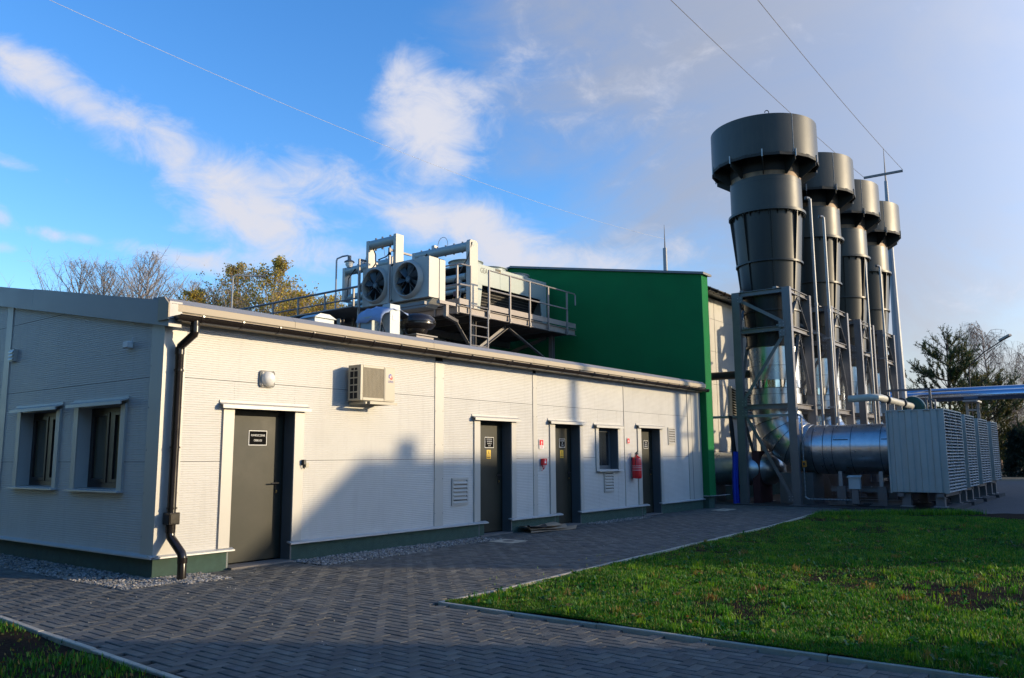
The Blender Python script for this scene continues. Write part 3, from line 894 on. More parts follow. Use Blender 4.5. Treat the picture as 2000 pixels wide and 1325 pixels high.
for x in (2.9, 6.9, 10.9, 14.9):
    b = MB()
    pr = [(GY - (GR + .008) * math.cos(math.pi * k / 8), GZ - (GR + .008) * math.sin(math.pi * k / 8)) for k in range(9)]
    pr2 = [(GY - (GR) * math.cos(math.pi * k / 8), GZ - (GR) * math.sin(math.pi * k / 8)) for k in range(8, -1, -1)]
    b.prism(pr + pr2, 'x', x - .06, x + .06, M_gutter); b.build('gutter_joint', gut, smooth=False)
dp = MB()
dp.tube([(.23, GY, 3.27), (.23, GY, 3.13), (.225, GY + .01, 3.09), (.165, -.12, 2.95), (.16, -.105, 2.90), (.16, -.10, .56), (.16, -.115, .50), (.17, -.36, .32), (.17, -.385, .27), (.17, -.39, .0)], .055, M_gutter, 14)
for p0, p1 in (((.23, GY, 3.20), (.23, GY, 3.12)), ((.16, -.10, 2.93), (.16, -.10, 2.84)), ((.16, -.10, .66), (.16, -.10, .555)), ((.17, -.39, .27), (.17, -.39, .20))):
    dp.tube([p0, p1], .061, M_gutter, 14)
dpo = dp.build('downpipe', LB)
b = MB(); b.box(.085, .235, -.185, -.03, .66, .81, M_gutter, bev=.008); b.box(.10, .22, -.193, -.186, .675, .795, M_gutter, bev=.003); b.build('rodding_box', dpo, smooth=False)
for z in (2.62, 1.62, .85):
    b = MB(); b.tube([(.16, -.10, z), (.16, -.10, z + .025)], .062, M_gutter, 14); b.box(.15, .255, -.075, -.055, z, z + .02, M_black); b.box(.152, .168, -.06, -.01, z + .004, z + .018, M_galvd); b.build('pipe_clip', dpo)

# ------------------------------------------------------------------ things fixed to the wall
ac = thing('air_conditioner', 'cream outdoor air-conditioning unit on a wall bracket, red and blue logo', 'air conditioner', (3.4, 0, 2.3))
x0, x1, y0, y1, z0, z1 = 3.055, 3.80, -.375, -.085, 2.375, 2.935
b = MB()
# casing with the front opening left out
b.box(x0, x1, y0 + .012, y1, z0, z1, M_acw)
ox0, ox1, oz0, oz1 = x0 + .055, x0 + .505, z0 + .05, z1 - .045
for (p, q, r_, s_) in rects_sub(x0, x1, z0, z1, [(ox0, ox1, oz0, oz1)]): b.box(p, q, y0, y0 + .011, r_, s_, M_acw)
b.build('casing', ac, smooth=False, bevel=.006)
b = MB()
b.box(ox0, ox1, y0 + .0105, y0 + .0115, oz0, oz1, M_acg)
for i in range(28):
    z = oz0 + (oz1 - oz0) * (i + .5) / 28
    b.box(ox0, ox1, y0 + .001, y0 + .004, z - .003, z + .003, M_acg)
for i in range(16):
    x = ox0 + (ox1 - ox0) * (i + .5) / 16
    b.box(x - .0025, x + .0025, y0 + .0045, y0 + .0075, oz0, oz1, M_acg)
b.build('front_grille', ac, smooth=False)
b = MB(); b.box(ox1 + .018, x1 - .004, y0 - .005, y0 - .0005, z0 + .02, z1 - .02, M_acw); b.build('service_panel', ac, smooth=False, bevel=.002)
b = MB()
cx_, cz_ = (ox1 + x1) / 2 + .02, z1 - .16
def disc(b, cx, cz, r, y, m, a0=0, a1=2 * math.pi, r0=0.0, n=20):
    pts = [(cx + r * math.cos(a0 + (a1 - a0) * k / n), cz + r * math.sin(a0 + (a1 - a0) * k / n)) for k in range(n + 1)]
    if r0 > 0: pts += [(cx + r0 * math.cos(a1 - (a1 - a0) * k / n), cz + r0 * math.sin(a1 - (a1 - a0) * k / n)) for k in range(n + 1)]
    b.prism(pts, 'y', y - .001, y, m)
disc(b, cx_ - .008, cz_ + .010, .042, y0 - .0055, M_blue, R(40), R(235), .018)
disc(b, cx_ + .012, cz_ - .012, .032, y0 - .0068, M_red)
disc(b, cx_ - .004, cz_ + .002, .012, y0 - .0082, M_white)
b.text('GREE', M_blue, .048, 'xz', (cx_, y0 - .0075, cz_ - .075), depth=.0006, sx=1.1)
b.build('maker_logo', ac, smooth=False)
b = MB()
for r_ in range(5):
    z = z0 + .03 + r_ * .112
    if r_ == 4: b.box(x0 - .004, x0 - .0005, y0 + .08, y0 + .135, z, z + .035, M_dark); b.box(x0 - .004, x0 - .0005, y0 + .16, y0 + .215, z, z + .035, M_dark); continue
    for c_ in range(2):
        y = y0 + .07 + c_ * .095
        b.box(x0 - .003, x0 - .0005, y, y + .075, z, z + .092, M_dark)
b.build('side_grille', ac, smooth=False)
b = MB()
for x in (x0 + .10, x1 - .12):
    b.box(x, x + .03, -.39, -.005, z0 - .055, z0 - .02, M_acw)
b.box(x0 + .17, x1 + .02, -.42, -.39, z0 - .055, z0 - .012, M_acw)
b.build('bracket', ac, smooth=False)
b = MB(); b.tube([(3.76, -.1, 2.55), (3.82, -.06, 2.52), (3.83, -.03, 2.40), (3.80, .01, 2.35)], .018, M_white, 8); b.build('refrigerant_line', ac)

wlamp = thing('wall_lamp', 'oval bulkhead lamp above and right of the nearest door', 'lamp', (1.585, 0, 2.62))
b = MB(); b.box(1.46, 1.71, -.045, .0, 2.50, 2.74, M_coolw, bev=.03); b.build('lamp_base', wlamp, smooth=False)
b = MB()
prof = [(.0, -.125), (.05, -.12), (.085, -.10), (.105, -.07), (.11, -.045)]
b.lathe((1.585, 0, 2.62), prof, M_lamp, 20, axis='y'); b.build('diffuser', wlamp)
kbx = thing('key_switch', 'small black and cream key switch right of the nearest door', 'switch', (2.28, 0, 1.4))
b = MB(); b.box(2.285, 2.345, -.075, -.004, 1.345, 1.415, M_acw, bev=.004); b.build('switch_body', kbx, smooth=False)
b = MB(); b.box(2.235, 2.285, -.085, -.027, 1.385, 1.46, M_black, bev=.006); b.tube([(2.25, -.06, 1.385), (2.25, -.06, 1.35), (2.27, -.06, 1.33)], .006, M_black, 6); b.build('switch_cover', kbx, smooth=False)

ext = thing('fire_extinguisher', 'red fire extinguisher hanging on the wall left of the farthest door', 'fire extinguisher', (12.27, -.14, 1.4))
b = MB()
b.lathe((12.27, -.13, .93), [(.09, .0), (.113, .012), (.116, .04), (.116, .44), (.10, .50), (.055, .535), (.034, .55), (.03, .575)], M_red, 24, cap0=True)
b.build('cylinder', ext)
b = MB(); b.lathe((12.27, -.13, 1.13), [(.1168, 0), (.1168, .11)], M_white, 24); b.lathe((12.27, -.13, 1.14), [(.1174, 0), (.1174, .045)], M_red, 24); b.lathe((12.27, -.13, 1.195), [(.1174, 0), (.1174, .035)], M_red, 24); b.build('instruction_label', ext)
b = MB(); b.tube([(12.27, -.13, 1.50), (12.27, -.13, 1.56)], .02, M_black, 10); b.beam((12.25, -.13, 1.56), (12.36, -.13, 1.60), .02, .012, M_black); b.beam((12.25, -.13, 1.54), (12.35, -.13, 1.535), .02, .010, M_black); b.build('valve_lever', ext)
b = MB(); b.tube([(12.25, -.13, 1.535), (12.19, -.14, 1.55), (12.165, -.15, 1.50), (12.165, -.155, 1.30), (12.17, -.155, 1.10)], .011, M_black, 8); b.build('hose', ext)
b = MB(); b.box(12.24, 12.30, -.045, 0, 1.36, 1.44, M_black); b.build('wall_hook', ext, smooth=False)
def red_sign(name, label, x0, x1, z0, z1, kind):
    b = MB(); b.box(x0, x1, -.018, -.013, z0, z1, M_white); b.box(x0 + .008, x1 - .008, -.0192, -.018, z0 + (.07 if kind else .008), z1 - .008, M_red)
    cx = (x0 + x1) / 2
    if kind:
        zc = z1 - .07
        b.prism([(cx - .008, zc - .045), (cx + .012, zc - .045), (cx + .012, zc + .0), (cx + .024, zc), (cx + .004, zc + .045), (cx - .016, zc), (cx - .004, zc)], 'y', -.0205, -.0192, M_white)
        b.text('PRZYCISK', M_red, .024, 'xz', (cx, -.0195, z0 + .048), sx=.8, depth=.0005); b.text('ALARMOWY', M_red, .024, 'xz', (cx, -.0195, z0 + .02), sx=.75, depth=.0005)
    else:
        b.prism([(cx - .014, z0 + .03), (cx + .014, z0 + .03), (cx + .014, z1 - .05), (cx + .004, z1 - .035), (cx - .004, z1 - .035), (cx - .014, z1 - .05)], 'y', -.0205, -.0192, M_white)
    return b.build(name, smooth=False, label=label, cat='sign')
red_sign('fire_alarm_sign', 'red and white fire alarm sign above the red call point', 8.345, 8.495, 1.64, 1.835, True)
red_sign('fire_extinguisher_sign', 'small red extinguisher pictogram sign above the fire extinguisher', 12.03, 12.15, 1.775, 1.91, False)
cp = thing('fire_call_point', 'red fire call point box with cable loops between second and third doors', 'call point', (8.45, 0, 1.37))
b = MB(); b.box(8.39, 8.52, -.085, -.013, 1.30, 1.435, M_red, bev=.006); b.box(8.43, 8.48, -.09, -.085, 1.34, 1.38, M_white); b.lathe((8.455, -.085, 1.405), [(0, -.006), (.012, -.005), (.013, 0)], M_white, 10, axis='y'); b.build('call_box', cp, smooth=False)
b = MB(); b.tube([(8.43, -.05, 1.30), (8.42, -.05, 1.25), (8.45, -.05, 1.22), (8.48, -.05, 1.25), (8.49, -.05, 1.30)], .008, M_red, 6); b.tube([(8.41, -.04, 1.30), (8.44, -.04, 1.21), (8.40, -.03, 1.19)], .007, M_red, 6); b.build('cable_loop', cp)
b = MB(); b.box(-.09, .0, .78, .92, 2.98, 3.07, M_white, bev=.01); b.tube([(-.03, .80, 3.07), (-.03, .77, 3.12), (.0, .77, 3.12)], .006, M_white, 6)
b.build('wall_sensor', smooth=False, label='small white sensor box high on the shaded gable wall', cat='sensor')

# cardboard and slabs on the paving
cb = thing('flattened_cardboard', 'pile of flattened brown cardboard against the green plinth between second and third doors', 'cardboard', (8.2, -.3, 0))
def sheet(parent, pts, z, th, curl, m=M_card):
    b = MB()
    n = 8
    top = []
    (ax, ay), (bx_, by_), (cx, cy), (dx, dy) = pts
    vs = []
    for j in range(n + 1):
        for i in range(n + 1):
            u, v = i / n, j / n
            x = (ax * (1 - u) + bx_ * u) * (1 - v) + (dx * (1 - u) + cx * u) * v
            y = (ay * (1 - u) + by_ * u) * (1 - v) + (dy * (1 - u) + cy * u) * v
            zz = z + curl * (2 * u - 1) ** 2 * .6 + curl * .5 * math.sin(u * 5 + v * 3)
            vs.append((x, y, max(.004, zz)))
    N_ = len(vs)
    vs += [(x, y, z_ + th) for x, y, z_ in vs]
    fs = []
    for j in range(n):
        for i in range(n):
            a = j * (n + 1) + i
            fs.append((a, a + n + 1, a + n + 2, a + 1)); fs.append((N_ + a, N_ + a + 1, N_ + a + n + 2, N_ + a + n + 1))
    for i in range(n):
        a = i; fs.append((a, a + 1, N_ + a + 1, N_ + a)); a = n * (n + 1) + i; fs.append((a + 1, a, N_ + a, N_ + a + 1))
        a = i * (n + 1); fs.append((a + n + 1, a, N_ + a, N_ + a + n + 1)); a = i * (n + 1) + n; fs.append((a, a + n + 1, N_ + a + n + 1, N_ + a))
    b.add(vs, fs, m)
    return b.build('cardboard_sheet', parent, smooth=False)
sheet(cb, [(7.42, -.46), (8.75, -.62), (9.3, -.30), (7.95, -.08)], .01, .008, .02)
sheet(cb, [(7.50, -.40), (8.60, -.52), (8.95, -.22), (7.75, -.05)], .045, .008, .03)
sheet(cb, [(7.55, -.30), (8.70, -.34), (8.75, -.04), (7.6, -.02)], .085, .008, .03)
sheet(cb, [(7.46, -.42), (7.95, -.48), (8.02, -.36), (7.55, -.26)], .10, .008, .04, M_black)
def slab(name, label, x0, x1, y0, y1, hole):
    t = thing(name, label, 'manhole cover', ((x0 + x1) / 2, (y0 + y1) / 2, 0))
    b = MB(); b.box(x0, x1, y0, y1, -.04, .008, M_kerb); b.build('slab_frame', t, smooth=False, bevel=.004)
    b = MB(); b.lathe(((x0 + x1) / 2, (y0 + y1) / 2, .0085), [(hole, 0), (0.001, .003)], M_asph, 20); b.build('cover', t)
slab('manhole', 'square pale concrete manhole slab on the paving near the second door', 5.85, 6.32, -1.20, -.68, .11)
slab('drain_slab', 'pale concrete slab on the paving by the foot of the green wall', 15.55, 16.35, -.95, -.55, .07)

# ------------------------------------------------------------------ the green gabled hall
HL = thing('green_gabled_hall', 'tall hall with dark green rendered gable wall and cream clad long side', 'building', (30, 8, 0))
b = MB()
hz = lambda y: 6.72 + .172 * (y + .2) if y < 6.8 else 6.72 + .172 * 7.0 - .172 * (y - 6.8)
b.prism([(-.20, .34), (14.0, .34), (14.0, hz(14)), (6.8, hz(6.8)), (-.20, hz(-.2))], 'x', 16.30, 16.72, M_green)
b.build('gable_wall', HL, smooth=False)
b = MB(); b.box(16.33, 16.69, -.16, 13.9, -.05, .33, M_plinth); b.build('plinth', HL, smooth=False)
b = MB(); b.box(16.25, 16.77, -.26, .0, .335, .352, M_sill); b.box(16.25, 17.6, -.26, -.20, .33, .345, M_sill); b.build('sill_sheet', HL, smooth=False)
b = MB()
for (ya, yb) in ((-.30, 6.8), (6.8, 14.1)):
    b.prism([(ya, hz(max(ya, -.2)) + (0 if ya > 0 else -.015)), (yb, hz(yb)), (yb, hz(yb) + .07), (ya, hz(max(ya, -.2)) + .05)], 'x', 16.22, 16.80, M_steel)
b.build('coping', HL, smooth=False)
HY = 1.3
b = MB(); b.box(16.73, 44, HY + .05, 13.6, 0, 6.6, M_dark); b.build('inner_core', HL, smooth=False)
for a, c in ((16.74, 20.55), (20.58, 24.4), (24.43, 28.2), (28.23, 32), (32.03, 36), (36.03, 40)):
    for p, q in ((.45, 1.6), (1.61, 2.72), (2.73, 3.84), (3.85, 4.96), (4.97, 6.08), (6.09, 6.8)):
        b = MB(); b.box(a, c, HY, HY + .045, p, q, M_panel); b.build('wall_panel', HL, smooth=False)
b = MB(); b.box(16.74, 44, HY + .02, HY + .3, -.05, .42, M_plinth); b.build('plinth', HL, smooth=False)
b = MB(); b.prism([(HY - .45, 6.80), (6.8, 7.80), (6.8, 7.92), (HY - .5, 6.95)], 'x', 16.81, 44, M_roof); b.prism([(6.8, 7.80), (13.9, 6.6), (13.9, 6.72), (6.8, 7.92)], 'x', 16.81, 44, M_roof); b.build('roof', HL, smooth=False)
b = MB()
pr = [(HY - .55 - .08 * math.cos(math.pi * k / 8), 6.86 - .08 * math.sin(math.pi * k / 8)) for k in range(9)]
b.prism(pr, 'x', 16.81, 44, M_gutter)
for x in np.arange(17.1, 40, .6): b.box(x, x + .03, HY - .645, HY - .46, 6.77, 6.89, M_gutter)
b.build('gutter', HL)
b = MB(); b.box(21.5, 23.4, HY - .12, HY, 2.75, 3.85, M_trim); b.box(21.56, 23.34, HY - .125, HY - .12, 2.8, 3.8, M_dark)
lv = b.build('intake_louvre', HL, smooth=False)
for i in range(11):
    z = 2.82 + i * .09
    b = MB(); b.prism([(HY - .26, z - .02), (HY - .26, z - .005), (HY - .125, z + .07), (HY - .125, z + .055)], 'x', 21.52, 23.38, M_trim); b.build('slat', lv, smooth=False)

# ducts between the hall and the first stack
b = MB(); b.tube([(19.75, HY - .02, 4.05), (19.75, -.2, 4.05)], .13, M_black, 20); b.lathe((19.75, HY - .04, 4.05), [(.20, -.04), (.20, .02)], M_black, 20, axis='y', cap0=True, cap1=True)
b.build('flue_pipe', label='short black horizontal flue from the clad wall into the first stack', cat='pipe')
gd = thing('silver_wall_duct', 'silver duct low beside the green wall behind the blue hoses', 'duct', (19, .5, 1.05))
b = MB(); b.lathe((19.6, 0, 1.05), [(.52, 1.25), (.52, .9), (.52, .05)], M_galv, 36, axis='y'); b.lathe((19.6, 0, 1.05), [(.60, 1.27), (.60, 1.15), (.52, 1.15)], M_galvd, 4, axis='y'); b.build('duct_section', gd)
b = MB(); pts = []
for k in range(7):
    a = k / 6 * R(90); pts.append((19.6 + .55 * (1 - math.cos(a)), .05 - .55 * math.sin(a), 1.05))
b.tube(pts, .52, M_galv, 28); b.build('elbow', gd)
b = MB()
for y in (.2, .9): b.box(19.2, 20.0, y, y + .05, 0, .56, M_steel)
b.build('stand', gd, smooth=False)

hs_ = thing('blue_hoses', 'two bright blue corrugated hoses standing beside the green wall', 'hose', (18.6, .05, 0))
for dx in (0, .11):
    b = MB()
    pts = []; rs = []
    for k in range(90):
        z = .0 + 1.58 * k / 89
        pts.append((18.62 + dx * .8 + .02 * math.sin(z * 2.2 + dx * 9), .02 - dx * .5 + .02 * math.sin(z * 3), z)); rs.append(.062 if k % 2 else .054)
    b.tube(pts, .06, M_hose, 12, rs=rs); b.build('hose', hs_)
for k in range(5):
    b = MB(); x = 18.57 + k * .05
    b.tube([(x, .02 - k * .01, 1.45), (x - .03 + .02 * math.sin(k * 2), .02, 1.9), (x - .06 + .03 * k * .4, .04, 2.3), (x - .08, .05, 2.68)], .022, M_black, 6); b.build('cable', hs_)
tr = thing('cable_tray', 'thin galvanised cable tray crossing in front of the first stack to its right post', 'cable tray', (18.8, -.5, 2.65))
b = MB(); b.box(18.78, 18.86, -2.03, 1.25, 2.62, 2.65, M_galvd); b.build('tray', tr, smooth=False)
b = MB(); b.tube([(18.80, 1.25, 2.67), (18.80, -1.95, 2.67), (18.79, -2.05, 2.60), (18.79, -2.06, .26), (18.79, -2.14, .20), (18.79, -3.6, .20)], .026, M_galvd, 8)
for k in range(60):
    z = .3 + k * .038; b.tube([(18.79, -2.06, z), (18.79, -2.06, z + .014)], .032, M_black, 8)
for k in range(36):
    y = -2.2 - k * .04; b.tube([(18.79, y, .2), (18.79, y - .012, .2)], .03, M_black, 8)
b.build('flexible_conduit', tr)
b = MB(); b.box(18.74, 18.80, -2.14, -2.02, 1.12, 1.30, M_orange, bev=.01); b.box(18.725, 18.74, -2.11, -2.05, 1.17, 1.25, M_black); b.build('orange_isolator', tr, smooth=False)

# ------------------------------------------------------------------ exhaust stacks in steel towers
TW = thing('support_tower', 'first and nearest grey steel lattice tower, in front of the cream hall wall', 'steel tower', (19.75, -1.0, 0), group='steel towers carrying the exhaust stacks')
X0, X1, Y0, Y1, ZT = 18.74, 20.60, -.25, -1.84, 6.52
for (x, y) in ((X0, Y0), (X0, Y1), (X1, Y0), (X1, Y1)):
    b = MB(); b.beam((x, y, .02), (x, y, ZT), .24, .17, M_steel, up=(1, 0, 0)); b.build('post', TW, smooth=False)
    b = MB(); b.box(x - .20, x + .20, y - .20, y + .20, -.02, .03, M_steel); b.build('base_plate', TW, smooth=False)
for z in (ZT - .07, 5.28, 2.93):
    for (p, q) in (((X0, Y0 - .08), (X0, Y1 + .08)), ((X1, Y0 - .08), (X1, Y1 + .08)), ((X0 + .08, Y0), (X1 - .08, Y0)), ((X0 + .08, Y1), (X1 - .08, Y1))):
        b = MB(); b.beam((*p, z), (*q, z), .13, .15, M_steel, 'I', .016); b.build('cross_beam', TW, smooth=False)
def brace(p, q):
    b = MB(); b.beam(p, q, .10, .10, M_steel, 'L', .012, up=(1, 0, 0)); b.build('brace', TW, smooth=False)
    g = MB()
for xx in (X0, X1):
    brace((xx, Y0 - .1, 6.28), (xx, Y1 + .1, 5.44)); brace((xx, Y1 + .12, 5.12), (xx, Y0 - .1, 3.10)); brace((xx, Y0 - .1, 2.78), (xx, Y1 + .12, .18))
for yy in (Y0, Y1):
    xm = (X0 + X1) / 2
    for (zt, zb) in ((6.30, 5.42), (5.15, 3.35)):
        brace((xm - .02, yy, zt), (X0 + .1, yy, zb)); brace((xm + .02, yy, zt), (X1 - .1, yy, zb))
    brace((X0 + .1, yy, 2.8), (X1 - .1, yy, .2)) if yy == Y0 else 0
for xx in (X0 - .10,):
    for (y, z) in ((Y0 - .14, 6.28), (Y1 + .16, 5.4), (Y1 + .16, 5.12), (Y0 - .14, 3.05), (Y0 - .14, 2.74), (Y1 + .16, .22)):
        b = MB(); b.box(xx, xx + .012, y - .10, y + .10, z - .11, z + .11, M_steel)
        for dy in (-.05, .05):
            for dz in (-.05, .05): b.box(xx - .012, xx, y + dy - .012, y + dy + .012, z + dz - .012, z + dz + .012, M_galvd)
        b.build('gusset_plate', TW, smooth=False)
for z in (6.22, 5.05):
    b = MB(); b.box((X0 + X1) / 2 - .10, (X0 + X1) / 2 + .10, Y1 - .012, Y1, z - .1, z + .12, M_steel); b.build('gusset_plate', TW, smooth=False)
for (y, z) in ((-.45, ZT + .01), (-1.5, ZT + .01), (-.5, 5.36), (-1.55, 5.36)):
    b = MB(); b.box(X0 - .05, X0 + .45, y - .06, y + .06, z - .03, z + .05, M_steel); b.build('bearing', TW, smooth=False)

ST = thing('exhaust_stack', 'first and nearest anthracite exhaust stack with the widest drum cap', 'exhaust stack', (19.75, -1.0, 0), group='anthracite exhaust stacks')
C = (19.75, -1.0, 0)
b = MB(); b.lathe(C, [(1.56, 10.70), (1.66, 10.68), (1.66, 11.93), (1.60, 11.93), (1.60, 10.78)], M_stack, 72)
for a in (R(205), R(25)):
    ca, sa = math.cos(a), math.sin(a)
    b.tube([(C[0] + 1.62 * ca - .06 * sa, C[1] + 1.62 * sa + .06 * ca, 11.93)] + [(C[0] + 1.62 * ca - .06 * sa * math.cos(t_), C[1] + 1.62 * sa + .06 * ca * math.cos(t_), 11.97 + .07 * math.sin(t_)) for t_ in np.linspace(0, math.pi, 7)], .014, M_stack, 6)
for a in (R(232), R(52)):
    ca, sa = math.cos(a), math.sin(a)
    b.beam((C[0] + 1.662 * ca, C[1] + 1.662 * sa, 10.68), (C[0] + 1.662 * ca, C[1] + 1.662 * sa, 11.93), .012, .006, M_galvd)
b.build('cap_drum', ST)
b = MB(); b.lathe(C, [(1.60, 10.80), (1.10, 10.80)], M_dark, 48); b.lathe(C, [(1.12, 11.6), (1.12, 10.3)], M_dark, 48); b.build('cap_underside', ST)  # near-black colour paints the shade inside the cap
b = MB(); b.lathe(C, [(1.672, 10.70), (1.672, 10.60), (1.61, 10.60), (1.61, 10.69)], M_stackshade, 20); b.build('skirt', ST, smooth=False)
for k in range(10):
    a = R(18 + 36 * k); ca, sa = math.cos(a), math.sin(a)
    b = MB()
    def rp(r, z, s_): return (C[0] + r * ca - s_ * sa, C[1] + r * sa + s_ * ca, z)
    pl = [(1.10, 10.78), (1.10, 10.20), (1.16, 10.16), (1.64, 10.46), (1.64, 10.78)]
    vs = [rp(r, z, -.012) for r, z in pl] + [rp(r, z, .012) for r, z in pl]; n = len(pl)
    b.add(vs, [tuple(range(n - 1, -1, -1)), tuple(range(n, 2 * n))] + [(i, (i + 1) % n, n + (i + 1) % n, n + i) for i in range(n)], M_stackshade)
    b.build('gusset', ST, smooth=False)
    b = MB(); b.beam(rp(1.682, 10.56, 0), rp(1.682, 10.80, 0), .035, .016, M_galvd); b.build('bolt_lug', ST, smooth=False)
b = MB(); b.lathe(C, [(1.105, 10.75), (1.105, 10.15)], M_stackr, 56); b.lathe(C, [(1.11, 10.16), (1.11, 9.11)], M_stack, 56); b.lathe(C, [(1.114, 10.02), (1.114, 10.00)], M_black, 56); b.build('upper_drum', ST)
b = MB(); b.lathe(C, [(1.10, 9.11), (1.20, 9.11), (1.20, 9.07), (1.20, 9.03), (1.09, 9.03)], M_stack, 56)
for k in range(48):
    a = 2 * math.pi * k / 48; x, y = C[0] + 1.155 * math.cos(a), C[1] + 1.155 * math.sin(a)
    b.tube([(x, y, 8.99), (x, y, 9.13)], .012, M_stack, 5)
b.build('bolted_flange', ST)
b = MB(); b.lathe(C, [(1.08, 9.03), (.985, 7.50)], M_cone, 56); b.build('upper_cone', ST)
b = MB(); b.lathe(C, [(.97, 7.50), (1.04, 7.50), (1.04, 7.44), (.97, 7.44)], M_cone, 56); b.build('stiffening_ring', ST)
b = MB(); b.lathe(C, [(.965, 7.46), (.845, 5.95)], M_cone, 56); b.lathe(C, [(.895, 5.95), (.895, 5.90), (.84, 5.90)], M_cone, 56); b.lathe(C, [(.842, 5.92), (.785, 4.86)], M_cone, 56); b.lathe(C, [(.785, 4.86), (.84, 4.86), (.84, 4.80), (.77, 4.80)], M_cone, 56); b.build('lower_cone', ST)
for k in range(8):
    a = R(22.5 + 45 * k + 4); ca, sa = math.cos(a), math.sin(a)
    pl = [(1.06, 9.02), (1.17, 9.02), (1.02, 7.50), (.862, 5.92), (.80, 4.88), (.76, 4.88)]
    vs = [rp(r, z, -.01) for r, z in pl] + [rp(r, z, .01) for r, z in pl]; n = len(pl)
    b = MB(); b.add(vs, [tuple(range(n - 1, -1, -1)), tuple(range(n, 2 * n))] + [(i, (i + 1) % n, n + (i + 1) % n, n + i) for i in range(n)], M_cone)
    b.build('rib', ST, smooth=False)
for k in range(24):
    a = 2 * math.pi * (k + .5) / 24; ca, sa = math.cos(a), math.sin(a)
b = MB()
for k in range(24):
    a = 2 * math.pi * (k + .5) / 24; ca, sa = math.cos(a), math.sin(a)
    pl = [(1.07, 9.02), (1.16, 9.02), (1.08, 8.90)]
    vs = [rp(r, z, -.008) for r, z in pl] + [rp(r, z, .008) for r, z in pl]
    b.add(vs, [(2, 1, 0), (3, 4, 5), (0, 1, 4, 3), (1, 2, 5, 4), (2, 0, 3, 5)], M_cone)
b.build('flange_teeth', ST, smooth=False)
# galvanised duct below
SR = .72
def dsec(prof, m=M_galv, name='duct_section'):
    b = MB(); b.lathe(C, prof, m, 48); b.lathe(C, [(prof[0][0] + .002, prof[0][1] - .012), (prof[0][0] + .002, prof[0][1] - .020)], M_black, 48); return b.build(name, ST)
dsec([(SR + .045, 4.82), (SR + .045, 4.22)]); dsec([(SR + .05, 4.225), (SR + .05, 4.19), (SR + .04, 4.21), (SR + .04, 3.76)])
dsec([(SR + .045, 3.765), (SR + .045, 3.53)], M_bright, 'bright_band')
dsec([(SR + .0, 3.535), (SR + .0, 3.34)], M_galv, 'narrow_collar'); dsec([(SR + .045, 3.345), (SR + .045, 2.84)])
ER = 1.22; NZ = 6
def ell(a, r, k_):          # ring of the elbow: centre (y,z) and direction
    cy, cz = -1.0 - ER, 2.85
    y = cy + ER * math.cos(a); z = cz - ER * math.sin(a)
    return y, z
for i in range(NZ):
    a0, a1 = R(90) * i / NZ, R(90) * (i + 1) / NZ
    b = MB(); vs = []; n = 48
    for (a, rr) in ((a0, SR + .012), (a0 + R(.6), SR + .004), (a1 - R(.6), SR + .004), (a1, SR + .012), (a1 + R(.5), SR + .012)):
        y, z = ell(a, 0, 0)
        # radial direction in the plane (outwards from the elbow centre) and X
        oy, oz = math.cos(a), -math.sin(a)
        for k in range(n):
            t_ = 2 * math.pi * k / n
            vs.append((C[0] + rr * math.sin(t_), y + rr * math.cos(t_) * oy, z + rr * math.cos(t_) * oz))
    fs = [(r_ * n + k, r_ * n + (k + 1) % n, (r_ + 1) * n + (k + 1) % n, (r_ + 1) * n + k) for r_ in range(4) for k in range(n)]
    b.add(vs, fs, M_galv)
    vb = []
    for a in (a1 - R(.35), a1 + R(.35)):
        y, z = ell(a, 0, 0); oy, oz = math.cos(a), -math.sin(a)
        for k in range(n):
            t_ = 2 * math.pi * k / n
            vb.append((C[0] + (SR + .0135) * math.sin(t_), y + (SR + .0135) * math.cos(t_) * oy, z + (SR + .0135) * math.cos(t_) * oz))
    b.add(vb, [(k, (k + 1) % n, n + (k + 1) % n, n + k) for k in range(n)], M_black)
    b.build('elbow_gore', ST)
hy = [-2.20, -2.52, -2.78, -3.30, -4.10, -4.52]
for i, (a, c) in enumerate(zip(hy, hy[1:])):
    b = MB(); rr = SR + (.006 if i % 2 else .0)
    b.lathe((C[0], 0, 1.63), [(rr + .010, a), (rr + .010, a - .02), (rr, a - .025), (rr, c)], M_galv, 48, axis='y')
    b.lathe((C[0], 0, 1.63), [(rr + .0115, a - .018), (rr + .0115, a - .030)], M_black, 48, axis='y')
    if i in (2, 4):
        b.beam((C[0] - rr * .93, a - .06, 1.63 + rr * .38), (C[0] - rr * .93, c + .04, 1.63 + rr * .38), .02, .02, M_black)
    b.build('duct_section', ST)
b = MB(); b.box(C[0] - .5, C[0] + .5, -2.15, -1.15, .02, .95, M_steel); b.box(C[0] - .5, C[0] + .5, -.55, -.32, .02, 1.6, M_rust)
b.box(C[0] - .52, C[0] - .505, -1.62, -1.60, .05, .93, M_black); b.build('elbow_support', ST, smooth=False)
for y in (-3.0, -4.1):
    b = MB(); b.box(C[0] - .72, C[0] - .66, y - .05, y + .05, .58, 1.0, M_galvd); b.box(C[0] - .66, C[0] + .66, y - .05, y + .05, .82, .92, M_steel); b.box(C[0] - .70, C[0] - .55, y - .12, y + .12, .06, .58, M_steel); b.box(C[0] + .55, C[0] + .70, y - .12, y + .12, .06, .58, M_steel); b.build('duct_saddle', ST, smooth=False)
b = MB(); b.beam((C[0] - .62, -2.7, .50), (C[0] - .62, -4.5, .50), .10, .14, M_steel, 'I'); b.beam((C[0] - .62, -2.6, .13), (C[0] - .62, -4.6, .13), .2, .18, M_steel, 'I'); b.build('skid_beam', ST, smooth=False)
b = MB(); b.beam((C[0] + .62, -2.6, .13), (C[0] + .62, -4.6, .13), .2, .18, M_steel, 'I'); b.build('skid_beam', ST, smooth=False)

